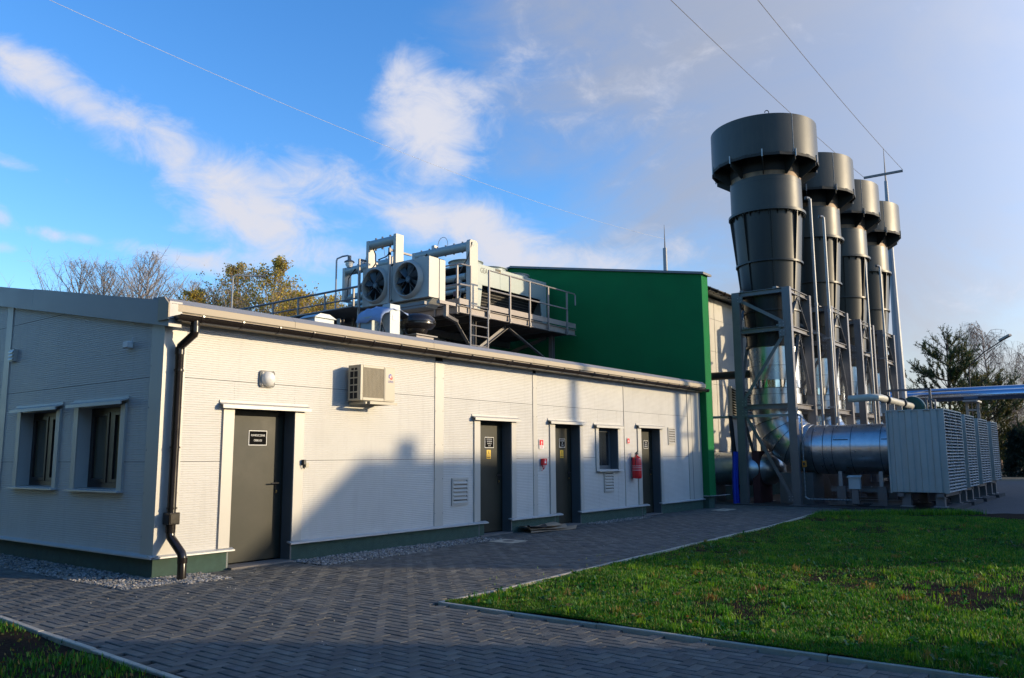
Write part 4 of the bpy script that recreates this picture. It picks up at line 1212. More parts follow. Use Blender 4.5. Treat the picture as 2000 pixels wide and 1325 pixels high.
lab = ['second', 'third', 'fourth and farthest']
DX = [4.2, 7.8, 11.2]
for i, dx in enumerate(DX):
    dup(TW, (19.75 + dx, -1.0, 0), '%s grey steel lattice tower from the green wall' % lab[i])
    dup(ST, (19.75 + dx, -1.0, 0), '%s anthracite exhaust stack from the green wall' % lab[i])
# slim vent pipes beside the towers
vp = [(20.80, -2.08, 9.75, 1.6, 'tallest slim silver vent pipe, right of the first stack'), (22.28, -2.05, 9.48, 1.6, 'slim silver vent pipe in front of the second stack'), (27.38, -2.05, 9.2, 1.6, 'slim silver vent pipe in front of the third stack'), (29.70, -2.05, 9.12, 1.6, 'slim silver vent pipe in front of the fourth stack')]
for x, y, zt, zb, la in vp:
    t = thing('vent_pipe', la, 'pipe', (x, y, zb), group='slim vent pipes beside the stacks')
    b = MB(); b.tube([(x, y, zb), (x, y, zt)], .046, M_galvd, 12); b.tube([(x, y, 6.2), (x, y, 6.3)], .06, M_galvd, 12); b.build('pipe', t)
    b = MB(); b.tube([(x, y, zt - .05), (x - .03, y + .04, zt + .03), (x - .09, y + .09, zt + .03)], .05, M_galvd, 10); b.tube([(x - .09, y + .09, zt + .03), (x - .12, y + .12, zt + .03)], .058, M_black, 10); b.build('outlet_elbow', t)
    b = MB()
    for z in (3.0, 5.3): b.box(x - .07, x + .07, y, y + .22, z, z + .05, M_galvd)
    b.build('pipe_bracket', t, smooth=False)

# ------------------------------------------------------------------ louvred enclosures
def enclosure(x0, x1, y0, y1, z0, z1, label):
    t = thing('louvred_enclosure', label, 'ventilation box', ((x0 + x1) / 2, (y0 + y1) / 2, 0), group='louvred grey-blue air boxes in a row')
    b = MB()
    n = 9; w = (y1 - y0) / n
    pr = [(x0 + .03, y1)]
    for i in range(n):
        ya = y1 - i * w
        d = 0 if i % 2 else .028
        pr += [(x0 + d, ya - .012), (x0 + d, ya - w + .012)]
    pr += [(x0 + .03, y0)]
    vs = [(p[0], p[1], z0) for p in pr] + [(p[0], p[1], z1) for p in pr]; m_ = len(pr)
    b.add(vs, [(i, i + 1, m_ + i + 1, m_ + i) for i in range(m_ - 1)], M_box)
    b.build('corrugated_side', t, smooth=False)
    b = MB()
    b.box(x0 + .035, x1, y0 + .10, y1, z0, z1, M_box); b.box(x0 - .012, x1 + .01, y0 - .01, y1 + .01, z1, z1 + .03, M_box)
    b.box(x0 - .01, x0 + .03, y1 - .03, y1 + .012, z0 - .03, z1, M_box)
    b.build('casing', t, smooth=False)
    b = MB()
    nc = 3; cw = (x1 - x0 - .1) / nc
    b.box(x0 + .005, x1 - .005, y0 + .085, y0 + .09, z0 + .01, z1 - .01, M_dark)
    for (a, c, p, q) in ((x0, x0 + .05, z0 - .02, z1), (x1 - .05, x1, z0 - .02, z1)): b.box(a, c, y0 - .01, y0 + .10, p, q, M_box)
    for i in range(1, nc): b.box(x0 + .05 + i * cw - .012, x0 + .05 + i * cw + .012, y0 - .004, y0 + .085, z0, z1, M_box)
    b.build('louvre_frame', t, smooth=False)
    nl = 26; dz = (z1 - z0) / nl
    for i in range(nl):
        z = z0 + i * dz
        b = MB(); b.prism([(y0 - .012, z + .004), (y0 - .012, z + .018), (y0 + .07, z + dz * .80), (y0 + .07, z + dz * .68)], 'x', x0 + .05, x1 - .05, M_lou); b.build('louvre_blade', t, smooth=False)
    b = MB()
    for x in (x0 + .15, x1 - .35):
        for y in (y0 + .15, y1 - .45):
            b.box(x, x + .2, y, y + .22, .10, z0 - .02, M_steel); b.box(x - .05, x + .25, y - .05, y + .27, .085, .10, M_galvd)
    b.box(x0 + .02, x1 - .02, y0 + .15, y0 + .3, z0 - .12, z0 - .02, M_steel); b.box(x0 + .02, x1 - .02, y1 - .3, y1 - .15, z0 - .12, z0 - .02, M_steel)
    b.build('support_frame', t, smooth=False)
    b = MB(); b.box(x0 + .1, x1 + .15, y0 - .06, y0 + .5, -.04, .085, M_foot); b.box(x0 + .1, x1 + .15, y1 - .5, y1 + .2, -.04, .085, M_foot); b.build('foundation', t, smooth=False)
    return t
M_box = mat('enclosure_blue_grey', (.40, .42, .39), .5, .35, .08, 1.5, streak=.45, streak_col=(.33, .30, .26))
M_lou = mat('louvre_blade_aluminium', (.30, .33, .34), .45, .3, .06, 3)
enclosure(18.5, 21.15, -5.88, -4.46, .47, 2.64, 'nearest air box with a streaked corrugated side and tall louvres')
enclosure(21.72, 23.40, -5.88, -4.5, .52, 2.60, 'second air box with louvres, next to the nearest one')
enclosure(24.1, 26.05, -5.88, -4.5, .55, 2.56, 'third air box with louvres in the row')
enclosure(26.9, 28.4, -5.88, -4.5, .58, 2.54, 'farthest air box with louvres at the end of the row')
b = MB(); b.box(18.3, 33, -4.9, .9, -.05, .02, M_foot); b.build('foundation_slab', kind='structure', smooth=False)
cbx = thing('control_box', 'small grey control box with hanging cables under the silver duct', 'control box', (18.6, -3.5, .6))
b = MB(); b.box(18.50, 18.66, -3.66, -3.36, .52, .86, M_cab, bev=.006); b.prism([(18.46, .86), (18.68, .90), (18.68, .88), (18.46, .84)], 'y', -3.69, -3.33, M_cab); b.build('box_body', cbx, smooth=False)
b = MB()
for k in range(5):
    y = -3.40 - k * .05
    b.tube([(18.58, y, .52), (18.57, y, .30), (18.55, y - .05, .10), (18.56, y - .22, .07), (18.6, y - .35, .14)], .012, M_black, 6)
b.box(18.54, 18.56, -3.60, -3.42, .12, .52, M_steel); b.build('cable', cbx)

# pale pipe and green casting above the second box
pp = thing('flanged_pipe', 'pale flanged pipe with dark green end casting above the nearest air box', 'pipe', (22, -4, 3))
b = MB(); b.tube([(19.65, -3.2, 3.1), (19.65, -3.8, 3.12), (19.75, -3.95, 3.12), (19.95, -4.0, 3.12), (24.1, -4.0, 3.05)], .105, M_pipew, 16); b.build('pipe', pp)
for x in (20.6, 22.7):
    b = MB(); b.lathe((x, -4.0, 3.10), [(.105, -.05), (.155, -.05), (.155, .05), (.105, .05)], M_black, 18, axis='x'); b.build('flange', pp)
b = MB(); b.lathe((24.2, -4.0, 3.02), [(.0, -.06), (.30, -.05), (.36, .0), (.36, .25), (.30, .32), (0, .34)], M_pgreen, 24, axis='x'); b.build('green_casting', pp)
b = MB()
for x in (20.2, 21.2, 22.2, 23.6):
    b.box(x, x + .05, -4.1, -3.95, 2.68, 2.98, M_galvd)
b.build('pipe_stand', pp, smooth=False)
fr = thing('pipe_frame', 'square grey steel frame standing around the dark green casting', 'steel frame', (24.2, -4.4, 2.6))
b = MB(); b.beam((24.4, -3.1, 3.62), (24.4, -4.52, 3.62), .07, .07, M_steel); b.beam((24.4, -4.52, 2.5), (24.4, -4.52, 3.65), .07, .07, M_steel); b.beam((24.4, -4.40, 2.6), (24.4, -4.40, 3.35), .05, .05, M_grid); b.beam((24.4, -4.66, 2.6), (24.4, -4.66, 3.25), .05, .05, M_grid); b.beam((24.4, -4.40, 3.3), (24.4, -4.66, 3.25), .05, .05, M_grid)
b.build('frame_members', fr, smooth=False)
b = MB(); b.lathe((24.5, -4.85, 2.84), [(0, -.1), (.09, -.08), (.10, .1), (0, .12)], M_pipew, 14, axis='x'); b.build('end_cap', fr)

# overhead insulated pipelines on the right
pl = thing('overhead_pipelines', 'two shiny insulated pipelines running overhead in front of the pine on the right', 'pipeline', (37, -8, 0))
PXX = 37.0
for zc, rr, dx in ((4.33, .20, .35), (4.10, .23, -.30)):
    y = 1.2
    k_ = 0
    while y > -26:
        b = MB(); b.lathe((PXX + dx, 0, zc), [(rr, y), (rr, y - 1.18), (rr + .008, y - 1.185), (rr + .008, y - 1.2)], M_blpipe, 28, axis='y'); b.build('cladding_section', pl); y -= 1.2
for y in (-3.95, -12, -20, 0.8):
    b = MB()
    for dy in (-.22, .22): b.beam((PXX, y + dy, 0), (PXX, y + dy, 3.86), .12, .12, M_galvd, 'I')
    for z in (3.80, 3.45, 3.0, 2.2, 1.2): b.beam((PXX, y - .22, z), (PXX, y + .22, z), .09, .09, M_galvd)
    b.box(PXX - .75, PXX + .75, y - .28, y + .28, 3.80, 3.87, M_galvd)
    b.build('trestle', pl, smooth=False)

# ------------------------------------------------------------------ lightning masts and wires
def mast(x, y, zt, r0, r1, spike, label, cross=None, zb=0):
    t = thing('lightning_mast', label, 'mast', (x, y, zb))
    b = MB(); b.tube([(x, y, zb), (x, y, zt)], r0, M_mast, 10, rs=[r0, r1]); b.build('pole', t, smooth=False)
    b = MB(); b.tube([(x, y, zt), (x, y, zt + spike * .35), (x, y, zt + spike)], .03, M_steel, 6, rs=[.045, .03, .012]); b.build('lightning_rod', t)
    if cross:
        b = MB(); b.beam(cross[0], cross[1], .10, .10, M_steel); b.build('cross_arm', t, smooth=False)
    return t
mast(35.46, -1.30, 14.5, .30, .075, 1.65, 'tall tapering mast with a cross arm behind the fourth stack', ((35.27, -.36, 14.81), (35.63, -2.05, 14.90)))
mast(31.95, 8.75, 12.1, .16, .11, 1.25, 'slim lightning mast rising behind the green gable')
def wire(name, label, p0, p1, sag, r=.012, n=24, m=M_steel):
    p0, p1 = Vector(p0), Vector(p1)
    pts = [p0.lerp(p1, i / n) - Vector((0, 0, sag * 4 * (i / n) * (1 - i / n))) for i in range(n + 1)]
    b = MB(); b.tube(pts, r, m, 5); b.build(name, label=label, cat='wire')
def dirpt(x, y, d):
    v = pxdir(x, y); return CAMP + v * (d / math.hypot(v.x, v.y))
def wire_through(name, label, end, px, D, ext, sag, wr=.010, wm=M_steel):
    q = dirpt(px[0], px[1], D); e = Vector(end)
    st = e + (q - e) * ext
    wire(name, label, st, e, sag, r=wr, m=wm)
wire_through('lightning_wire', 'long overhead wire running down to the mast behind the green gable', (31.95, 8.75, 12.6), (130, -30), 21, 1.25, .9, .006, M_wire)
wire_through('lightning_wire', 'overhead wire to the left end of the cross arm, passing behind the first stack', (35.27, -.36, 14.85), (1330, 0), 24, 1.7, .35)
wire_through('lightning_wire', 'overhead wire to the right end of the cross arm of the tall mast', (35.63, -2.05, 14.95), (1495, 0), 25, 1.7, .35)

# ------------------------------------------------------------------ roof platform with coolers
PL = thing('roof_platform', 'grey steel platform with handrails and a ladder above the low roof', 'platform', (12.8, 6, 5.4))
def part(nm, fn, smooth=False):
    b = MB(); fn(b); return b.build(nm, PL, smooth=smooth)
ZD = 5.46
part('deck', lambda b: (b.box(10.42, 15.95, 4.02, 10.6, ZD - .03, ZD, M_roof), b.box(8.7, 10.42, 6.3, 10.6, ZD - .03, ZD, M_roof)))
for x in np.arange(10.9, 15.9, .95):
    part('joist', lambda b: b.beam((x, 4.08, ZD - .13), (x, 10.5, ZD - .13), .09, .16, M_steel, 'I'))
part('edge_beam', lambda b: b.beam((10.40, 4.0, 5.34), (15.95, 4.0, 5.34), .12, .19, M_grid, 'I'))
part('edge_beam', lambda b: b.beam((10.40, 4.0, 5.34), (10.40, 10.6, 5.34), .12, .19, M_grid, 'I'))
part('edge_beam', lambda b: b.beam((10.40, 10.6, 5.34), (15.95, 10.6, 5.34), .12, .19, M_grid, 'I'))
part('edge_beam', lambda b: b.beam((10.40, 6.6, 5.16), (15.95, 6.6, 5.16), .14, .22, M_steel, 'I'))
part('toe_board', lambda b: b.box(11.6, 15.95, 3.955, 3.965, ZD + .02, ZD + .17, M_grid))
part('toe_board', lambda b: b.box(10.36, 10.74, 3.955, 3.965, ZD + .02, ZD + .17, M_grid))
part('toe_board', lambda b: b.box(10.345, 10.355, 3.96, 6.0, ZD + .02, ZD + .17, M_grid))
roofz = lambda y: gz(y) + .2
for (x, y) in ((11.35, 4.35), (15.45, 4.55), (11.35, 7.2), (15.45, 7.2), (11.35, 10.2), (15.45, 10.2), (9.1, 7.2), (9.1, 10.2)):
    part('column', lambda b: b.beam((x, y, roofz(y) - .1), (x, y, 5.25), .14, .14, M_steel, 'I', up=(1, 0, 0)))
for (p, q) in (((10.55, 4.35, 5.24), (11.3, 4.35, 4.45)), ((11.4, 4.35, 4.30), (12.9, 4.35, 5.22)), ((12.95, 4.35, 5.22), (15.4, 4.5, 4.35)), ((11.4, 5.6, 4.45), (13.6, 7.2, 5.2)), ((11.35, 4.4, 4.4), (11.35, 7.1, 5.2)), ((15.4, 4.7, 5.2), (15.4, 7.1, 4.6)), ((9.15, 7.2, 4.8), (11.3, 7.2, 5.2))):
    part('brace', lambda b: b.beam(p, q, .10, .10, M_steel, 'L', .012))
rail = lambda pts: part('handrail', lambda b: b.tube(pts, .024, M_railm, 8), True)
RZ = 6.58
rail([(11.55, 3.93, 5.20), (11.55, 3.93, RZ), (12.5, 3.93, RZ), (15.45, 3.93, RZ), (15.85, 3.93, RZ), (15.90, 3.93, RZ - .06), (15.90, 3.93, RZ - .36)])
rail([(11.55, 3.93, RZ - .55), (15.42, 3.93, RZ - .55)])
rail([(10.76, 3.93, 4.2), (10.76, 3.93, RZ - .02), (10.42, 3.96, RZ - .02), (10.36, 4.02, RZ - .02), (10.36, 4.9, RZ - .02), (10.36, 5.0, RZ - .1), (10.36, 5.0, RZ - .5)])
rail([(10.76, 3.93, RZ - .57), (10.38, 3.96, RZ - .57), (10.36, 4.9, RZ - .57)])
for x in (11.55, 12.5, 13.45, 14.4, 15.42):
    part('rail_post', lambda b: (b.beam((x, 3.93, 5.22), (x, 3.93, RZ), .045, .045, M_railm), b.box(x - .03, x + .03, 3.89, 3.95, 5.26, 5.34, M_railm)))
for (x, y) in ((10.36, 4.05), (10.36, 4.85)):
    part('rail_post', lambda b: b.beam((x, y, 5.22), (x, y, RZ - .02), .045, .045, M_railm))
def ladder(b):
    for x in (10.76, 11.50): b.tube([(x, 3.93, 4.15), (x, 3.93, 5.45)], .028, M_railm, 8)
    for k in range(5): b.tube([(10.76, 3.93, 4.42 + k * .27), (11.50, 3.93, 4.42 + k * .27)], .016, M_railm, 6)
part('ladder', ladder, True)
# long handrail that runs back on the left side
LX = 9.9
LR = thing('walkway_handrail', 'dark two-bar handrail of the walkway running back in front of the yellow trees', 'handrail', (LX, 11, 5.2))
for zz, r_ in ((6.30, .034), (5.97, .022), (5.62, .022)):
    b = MB(); b.tube([(LX, 7.4, zz + .02), (LX, 20, zz - .02)], r_, M_steel, 8); b.build('rail', LR)
for y in np.arange(7.6, 20, 1.25):
    b = MB(); b.beam((LX, y, 4.7), (LX, y, 6.30), .05, .05, M_steel); b.build('rail_post', LR, smooth=False)
b = MB(); b.tube([(LX, 7.4, 6.32), (LX - .1, 7.1, 6.36), (LX + .1, 6.7, 6.44), (LX + .1, 6.0, 6.48)], .034, M_steel, 8); b.tube([(LX, 7.7, 5.7), (LX + .3, 7.7, 5.66), (LX + .6, 7.4, 5.64)], .022, M_steel, 8); b.build('rail', LR)
b = MB(); b.box(LX - .05, LX + 1.0, 7.2, 20, 4.92, 4.98, M_roof); b.beam((LX, 7.2, 4.88), (LX, 20, 4.88), .1, .18, M_steel, 'I'); b.build('walkway', LR, smooth=False)

# large dry cooler with three fans on top
def cooler(y0, label):
    t = thing('dry_cooler', label, 'cooling unit', (13.9, y0 + .85, ZD), group='long grey dry coolers with fans on top')
    y1 = y0 + 1.75
    XL, XR = 12.15, 15.8
    for nm, yy in (('side_panel', y0), ('side_panel', y1 - .03)):
        b = MB()
        for (a, c) in ((XL, 13.37), (13.38, 14.58), (14.59, XR)): b.box(a, c, yy, yy + .03, 6.47, 7.08, M_cooler)
        b.prism([(XL, 6.47), (XL + .38, 6.47), (XL + .24, ZD), (XL, ZD)], 'y', yy, yy + .03, M_cooler)
        b.prism([(XR, 6.47), (XR - .34, 6.47), (XR - .22, ZD), (XR, ZD)], 'y', yy, yy + .03, M_cooler)
        b.build(nm, t, smooth=False)
    b = MB(); b.box(XL, XR, y0 + .03, y1 - .03, 7.03, 7.08, M_cooler); b.box(XR - .03, XR, y0 + .03, y1 - .03, ZD + .1, 7.03, M_cooler); b.build('top_panel', t, smooth=False)
    for s_ in (0, 1):
        b = MB()
        ym = (y0 + y1) / 2
        p0 = (y0 + .12 if s_ == 0 else y1 - .12); p1 = ym + (.08 if s_ else -.08)
        d = .06 if s_ else -.06
        b.prism([(p0, 6.98), (p0 + d, 6.98), (p1 + d, ZD + .12), (p1, ZD + .12)], 'x', XL + .08, XR - .06, M_dark)
        for k in range(18):
            f0 = k / 18
            ya = p0 + (p1 - p0) * f0 - (.05 if s_ == 0 else -.05); z = 6.98 + (ZD + .12 - 6.98) * f0
            b.box(XL + .1, XR - .08, ya - .012, ya + .012, z - .008, z, M_steel)
        b.build('coil', t, smooth=False)
    for i, x in enumerate((12.80, 14.0, 15.18)):
        b = MB(); r_ = .50; b.lathe((x, (y0 + y1) / 2, 7.08), [(r_ + .05, 0), (r_, .04), (r_ - .01, .20), (r_ + .04, .225), (r_ + .04, .235), (r_ - .03, .235), (r_ - .03, .0)], M_cooler, 40); fn = b.build('fan_ring', t)
        b = MB()
        for k in range(5):
            b.lathe((x, (y0 + y1) / 2, 7.24), [(.1 + k * .085, 0), (.106 + k * .085, .006)], M_steel, 28)
        for k in range(4):
            a = k * math.pi / 4; ca, sa = math.cos(a), math.sin(a)
            b.beam((x - .5 * ca, (y0 + y1) / 2 - .5 * sa, 7.245), (x + .5 * ca, (y0 + y1) / 2 + .5 * sa, 7.245), .012, .012, M_steel)
        b.lathe((x, (y0 + y1) / 2, 7.10), [(0, .10), (.12, .09), (.13, 0)], M_black, 16)
        b.build('fan_guard', fn)
    b = MB(); b.box(13.15, 13.40, y0 - .006, y0 - .001, 7.0, 7.07, M_black); b.box(13.32, 13.40, y0 - .007, y0 - .001, 6.95, 6.99, M_yellow); b.build('rating_plate', t, smooth=False)
    # header portal at the near end
    b = MB(); b.prism([(11.78, 5.50), (12.10, 5.50), (12.14, 6.5), (12.14, 7.62), (12.05, 7.68), (11.82, 7.68), (11.78, 7.62)], 'y', y0 - .16, y0 - .02, M_coolw); b.lathe((11.94, 0, 7.56), [(.06, y0 - .165), (.06, y0 - .16)], M_cooler, 16, axis='y', cap0=True); b.build('header_column', t, smooth=False)
    b = MB(); b.box(12.145, XL + .75, y0 - .004, y0 - .0005, 6.48, 7.07, M_cooler); 
    b.text('GEA', M_black, .22, 'xz', (12.60, y0 - .006, 6.90), depth=.001, sx=.80)
    b.build('name_panel', t, smooth=False)
    b = MB(); b.prism([(11.80, 6.5), (12.08, 6.5), (12.08, 7.62), (11.80, 7.62)], 'y', y1 + .3, y1 + .42, M_coolw); b.build('header_column', t, smooth=False)
    b = MB(); b.tube([(11.93, y0 - .05, 7.52), (11.93, y1 + .34, 7.52)], .135, M_cooler, 20)
    for y in np.arange(y0 + .25, y1 + .2, .33): b.tube([(11.93, y, 7.655), (11.93, y, 7.69)], .03, M_steel, 6); b.tube([(11.93, y, 7.385), (11.93, y, 7.36)], .03, M_steel, 6)
    b.build('header_pipe', t)
    b = MB()
    for (z, r_) in ((6.38, .075), (6.22, .075), (6.62, .10)):
        b.tube([(11.85, y0 + .02, z), (11.85, y1 + .1, z)], r_, M_cooler, 14)
    b.tube([(11.85, y0 + .25, 6.62), (11.80, y0 + .25, 6.3), (11.75, y0 + .25, 5.6)], .06, M_coolw, 10)
    b.build('manifold', t)
    b = MB(); b.tube([(11.75, y0 + .3, 5.5), (11.75, y0 + .3, 6.15)], .035, M_lou, 8); b.box(11.70, 11.80, y0 + .2, y0 + .4, 6.05, 6.20, M_rust); b.box(11.68, 11.71, y0 + .38, y0 + .42, 5.8, 6.0, M_orange); b.build('valve', t, smooth=False)
    b = MB(); b.tube([(11.86, y0 - .17, 7.60), (11.74, y0 - .1, 7.1), (11.62, y0 + .1, 6.7), (11.58, y0 + .3, 6.4)], .018, M_black, 6); b.tube([(11.93, y1 - .3, 7.56), (11.80, y1 - .2, 7.50), (11.70, y1, 7.2), (11.66, y1, 6.6)], .02, M_black, 6)
    b.box(11.86, 12.0, y1 - .45, y1 - .33, 7.45, 7.75, M_galvd)
    b.tube([(11.9, y1 - .75 + .2 * math.cos(a), 7.7 + .25 * math.sin(a)) for a in np.linspace(-.2, 3.3, 9)], .008, M_steel, 5); b.build('cable', t)
    b = MB()
    for x in (XL + .1, 14.0, XR - .1): b.box(x - .08, x + .08, y0, y1, ZD, ZD + .10, M_steel)
    b.box(XL, XR, y0 + .3, y0 + .36, ZD, ZD + .16, M_steel); b.build('base_rail', t, smooth=False)
cooler(4.98, 'nearest long grey dry cooler with a lettered end panel')
cooler(8.15, 'farther long dry cooler behind the twin-fan unit')

# twin-fan unit
tf = thing('twin_fan_unit', 'cream box with two large dark fans side by side on the platform', 'fan unit', (9.3, 5.0, 5.3))
bx0, bx1, by0, by1, bz0, bz1 = 9.05, 9.62, 3.84, 6.28, 5.46, 6.50
FC = [(4.55, 5.985), (5.76, 5.985)]; FR = .435
def ring_plate(b, y0, y1, z0, z1, x, cy, cz, r, m, n=40):
    # square plate with a round hole, facing -X
    vs = []; out = []
    for k in range(n):
        a = 2 * math.pi * k / n
        vs.append((x, cy + r * math.cos(a), cz + r * math.sin(a)))
    for k in range(n):
        a = 2 * math.pi * k / n
        ca, sa = math.cos(a), math.sin(a)
        ty = ((y1 - cy) if ca > 0 else (cy - y0)) / max(1e-6, abs(ca)); tz = ((z1 - cz) if sa > 0 else (cz - z0)) / max(1e-6, abs(sa))
        t_ = min(ty, tz); vs.append((x, cy + ca * t_, cz + sa * t_))
    b.add(vs, [(k, (k + 1) % n, n + (k + 1) % n, n + k) for k in range(n)], m)
for i, (cy, cz) in enumerate(FC):
    b = MB(); ya, yb = (by0, 5.15) if i == 0 else (5.17, by1)
    ring_plate(b, ya, yb, bz0, bz1, bx0, cy, cz, FR + .06, M_coolw)
    b.build('front_panel', tf, smooth=False)
    b = MB(); b.lathe((bx0, cy, cz), [(FR + .08, .02), (FR + .06, -.02), (FR + .02, -.10), (FR, -.115), (FR - .015, -.10), (FR - .01, .14)], M_coolw, 48, axis='x')
    fr_ = b.build('fan_shroud', tf)
    b = MB(); b.lathe((bx0, cy, cz), [(0, .15), (FR, .15)], M_dark, 40, axis='x'); b.build('fan_recess', fr_)
    b = MB(); b.lathe((bx0, cy, cz), [(0, -.05), (.06, -.05), (.085, -.03), (.09, .08)], M_fanb, 20, axis='x'); 
    for k in range(7):
        a = 2 * math.pi * k / 7 + .3 * i
        def q(r, da, dx): return (bx0 + dx, cy + r * math.cos(a + da), cz + r * math.sin(a + da))
        vs = [q(.08, -.35, -.02), q(.08, .35, .05), q(.25, -.26, -.04), q(.25, .22, .05), q(.41, -.18, -.04), q(.41, .24, .04)]
        b.add(vs, [(0, 1, 3, 2), (2, 3, 5, 4)], M_fanb); b.add([(x - .004, y, z) for x, y, z in vs], [(2, 3, 1, 0), (4, 5, 3, 2)], M_fanb)
    b.build('fan_blades', fr_, smooth=False)
    b = MB()
    for k in range(4):
        a = R(45 + 90 * k); b.tube([(bx0 - .09, cy + .06 * math.cos(a), cz + .06 * math.sin(a)), (bx0 - .09, cy + FR * math.cos(a), cz + FR * math.sin(a))], .005, M_steel, 4)
    b.build('fan_guard', fr_)
b = MB(); b.box(bx0 + .001, bx1 - .14, by0, by1, bz0, bz0 + .02, M_coolw); b.box(bx0 + .001, bx1, by0, by1, bz1 - .02, bz1, M_coolw); b.box(bx0 + .2, bx1, by0, by1, bz0, bz1, M_coolw)
b.box(bx0 + .001, bx1 - .22, by0 - .003, by0 + .02, bz0, bz1, M_coolw); b.box(bx1 - .19, bx1 + .02, by0 - .016, by0 + .02, bz0 - .04, bz1 - .02, M_coolw)
b.build('casing', tf, smooth=False)
b = MB(); b.prism([(3.85, bz0 - .02), (6.25, bz0 - .02), (6.0, bz0 - .22), (4.1, bz0 - .22)], 'x', 9.2, 9.6, M_coolw); b.build('drip_tray', tf, smooth=False)
b = MB()
for y in (6.31, 5.16): b.beam((8.95, y, 4.7), (8.95, y, 6.78), .055, .055, M_railm)
b.beam((8.95, 6.31, 6.76), (9.6, 6.31, 6.76), .05, .05, M_railm); b.beam((8.95, 5.16, 6.85), (9.75, 5.16, 6.85), .05, .05, M_grid); b.beam((8.95, 5.16, 6.7), (8.95, 5.16, 6.9), .055, .055, M_grid)
b.beam((9.0, 6.31, 5.3), (9.0, 3.9, 5.3), .08, .08, M_steel)
for y in (3.7, 5.9):
    b.box(9.25, 9.85, y - .05, y + .06, 5.30, 5.38, M_grid); b.box(9.5, 9.6, y - .04, y + .05, 5.0, 5.30, M_grid)
    (b.beam((9.55, y, 4.1), (9.55, y, 5.05), .1, .1, M_steel) if y > 5 else b.beam((9.55, y, 5.02), (10.4, y + .4, 5.02), .1, .08, M_steel))
b.build('stand', tf, smooth=False)
b = MB(); b.tube([(9.2, 5.14 + .0, 7.17), (9.2, 6.12, 7.17)], .125, M_cooler, 18)
for y in (5.4, 5.7, 5.95): b.tube([(9.2, y, 7.0), (9.2, y, 7.34)], .028, M_steel, 6)
b.build('header_pipe', tf)
b = MB(); b.prism([(9.08, 6.4), (9.36, 6.4), (9.36, 7.30), (9.08, 7.30)], 'y', 5.06, 5.16, M_coolw); b.build('header_column', tf, smooth=False)
b = MB(); b.prism([(9.08, 6.4), (9.42, 6.4), (9.30, 6.8), (9.30, 7.27), (9.08, 7.27)], 'y', 6.10, 6.20, M_coolw); b.build('header_column', tf, smooth=False)
b = MB(); b.tube([(9.15, 6.0, 7.05), (9.1, 5.85, 6.85), (9.08, 5.82, 6.6), (9.05, 5.95, 6.45)], .018, M_black, 6); b.tube([(9.1, 5.2, 6.9), (9.06, 5.4, 6.72), (9.06, 5.7, 6.68)], .016, M_black, 6); b.tube([(9.2, 5.65, 7.05), (9.2, 5.6, 6.8), (9.2, 5.4, 6.75)], .006, M_steel, 5); b.build('cable', tf)
b = MB(); b.lathe((9.4, 4.35, 6.5), [(.0, .12), (.14, .10), (.20, .0)], M_cooler, 16); b.lathe((9.35, 3.98, 6.5), [(0, .05), (.07, .04), (.1, 0)], M_black, 12); b.build('roof_cowl', tf)

# roof things nearer the eaves
cab = thing('roof_cabinet', 'pale grey electrical cabinet on the roof with a blue tarpaulin behind', 'cabinet', (6.55, 2.5, 4.0))
b = MB(); b.box(6.36, 6.66, 2.42, 2.66, 3.95, 4.72, M_cab, bev=.008); b.box(6.44, 6.56, 2.412, 2.42, 4.38, 4.48, M_white); b.build('cabinet_body', cab, smooth=False)
b = MB(); b.box(6.1, 7.05, 2.70, 3.05, 3.95, 4.45, M_cooler, bev=.01); b.build('back_box', cab, smooth=False)
b = MB(); b.tube([(6.2, 2.6, 4.0), (6.18, 2.5, 4.3), (6.22, 2.55, 4.42)], .012, M_galvd, 6); b.tube([(6.30, 2.5, 4.02), (6.24, 2.45, 4.12), (6.2, 2.5, 4.3)], .012, M_black, 6); b.build('cable', cab)
tp = MB(); n = 12; vs = []
for j in range(n + 1):
    for i in range(n + 1):
        u, v = i / n, j / n
        x = 6.06 + .95 * u; y = 2.40 + .75 * v
        z = 4.72 - .30 * abs(u - .55) ** 1.5 * 1.6 - .10 * max(0, .25 - v) * 4 + .02 * math.sin(u * 21 + v * 7) + .015 * math.sin(v * 19)
        if u < .12: z -= (.12 - u) * 1.6
        vs.append((x, y + .02 * math.sin(u * 12), z))
tp.add(vs, [(j * (n + 1) + i, j * (n + 1) + i + 1, (j + 1) * (n + 1) + i + 1, (j + 1) * (n + 1) + i) for j in range(n) for i in range(n)], M_tarp)
to = tp.build('tarpaulin', label='blue tarpaulin sheet draped over the grey roof cabinet', cat='tarpaulin')
sm = to.modifiers.new('thick', 'SOLIDIFY'); sm.thickness = .008
rf = thing('roof_exhaust_fan', 'glossy black bulbous roof fan on a square curb beside the cabinet', 'roof fan', (7.22, 2.5, 4.0))
b = MB(); b.lathe((7.24, 2.5, 4.17), [(.20, -.02), (.24, .02), (.26, .09), (.36, .12), (.425, .19), (.43, .27), (.40, .34), (.33, .40), (.20, .43), (.0, .44)], M_gutter, 40); b.build('fan_hood', rf)
b = MB(); b.lathe((7.24, 2.5, 4.17), [(.434, .225), (.438, .235), (.434, .245)], M_black, 40); b.build('rim', rf)
b = MB(); b.box(6.98, 7.52, 2.24, 2.76, 3.86, 4.10, M_grid); b.box(6.93, 7.60, 2.19, 2.81, 4.10, 4.125, M_steel); b.build('curb', rf, smooth=False)
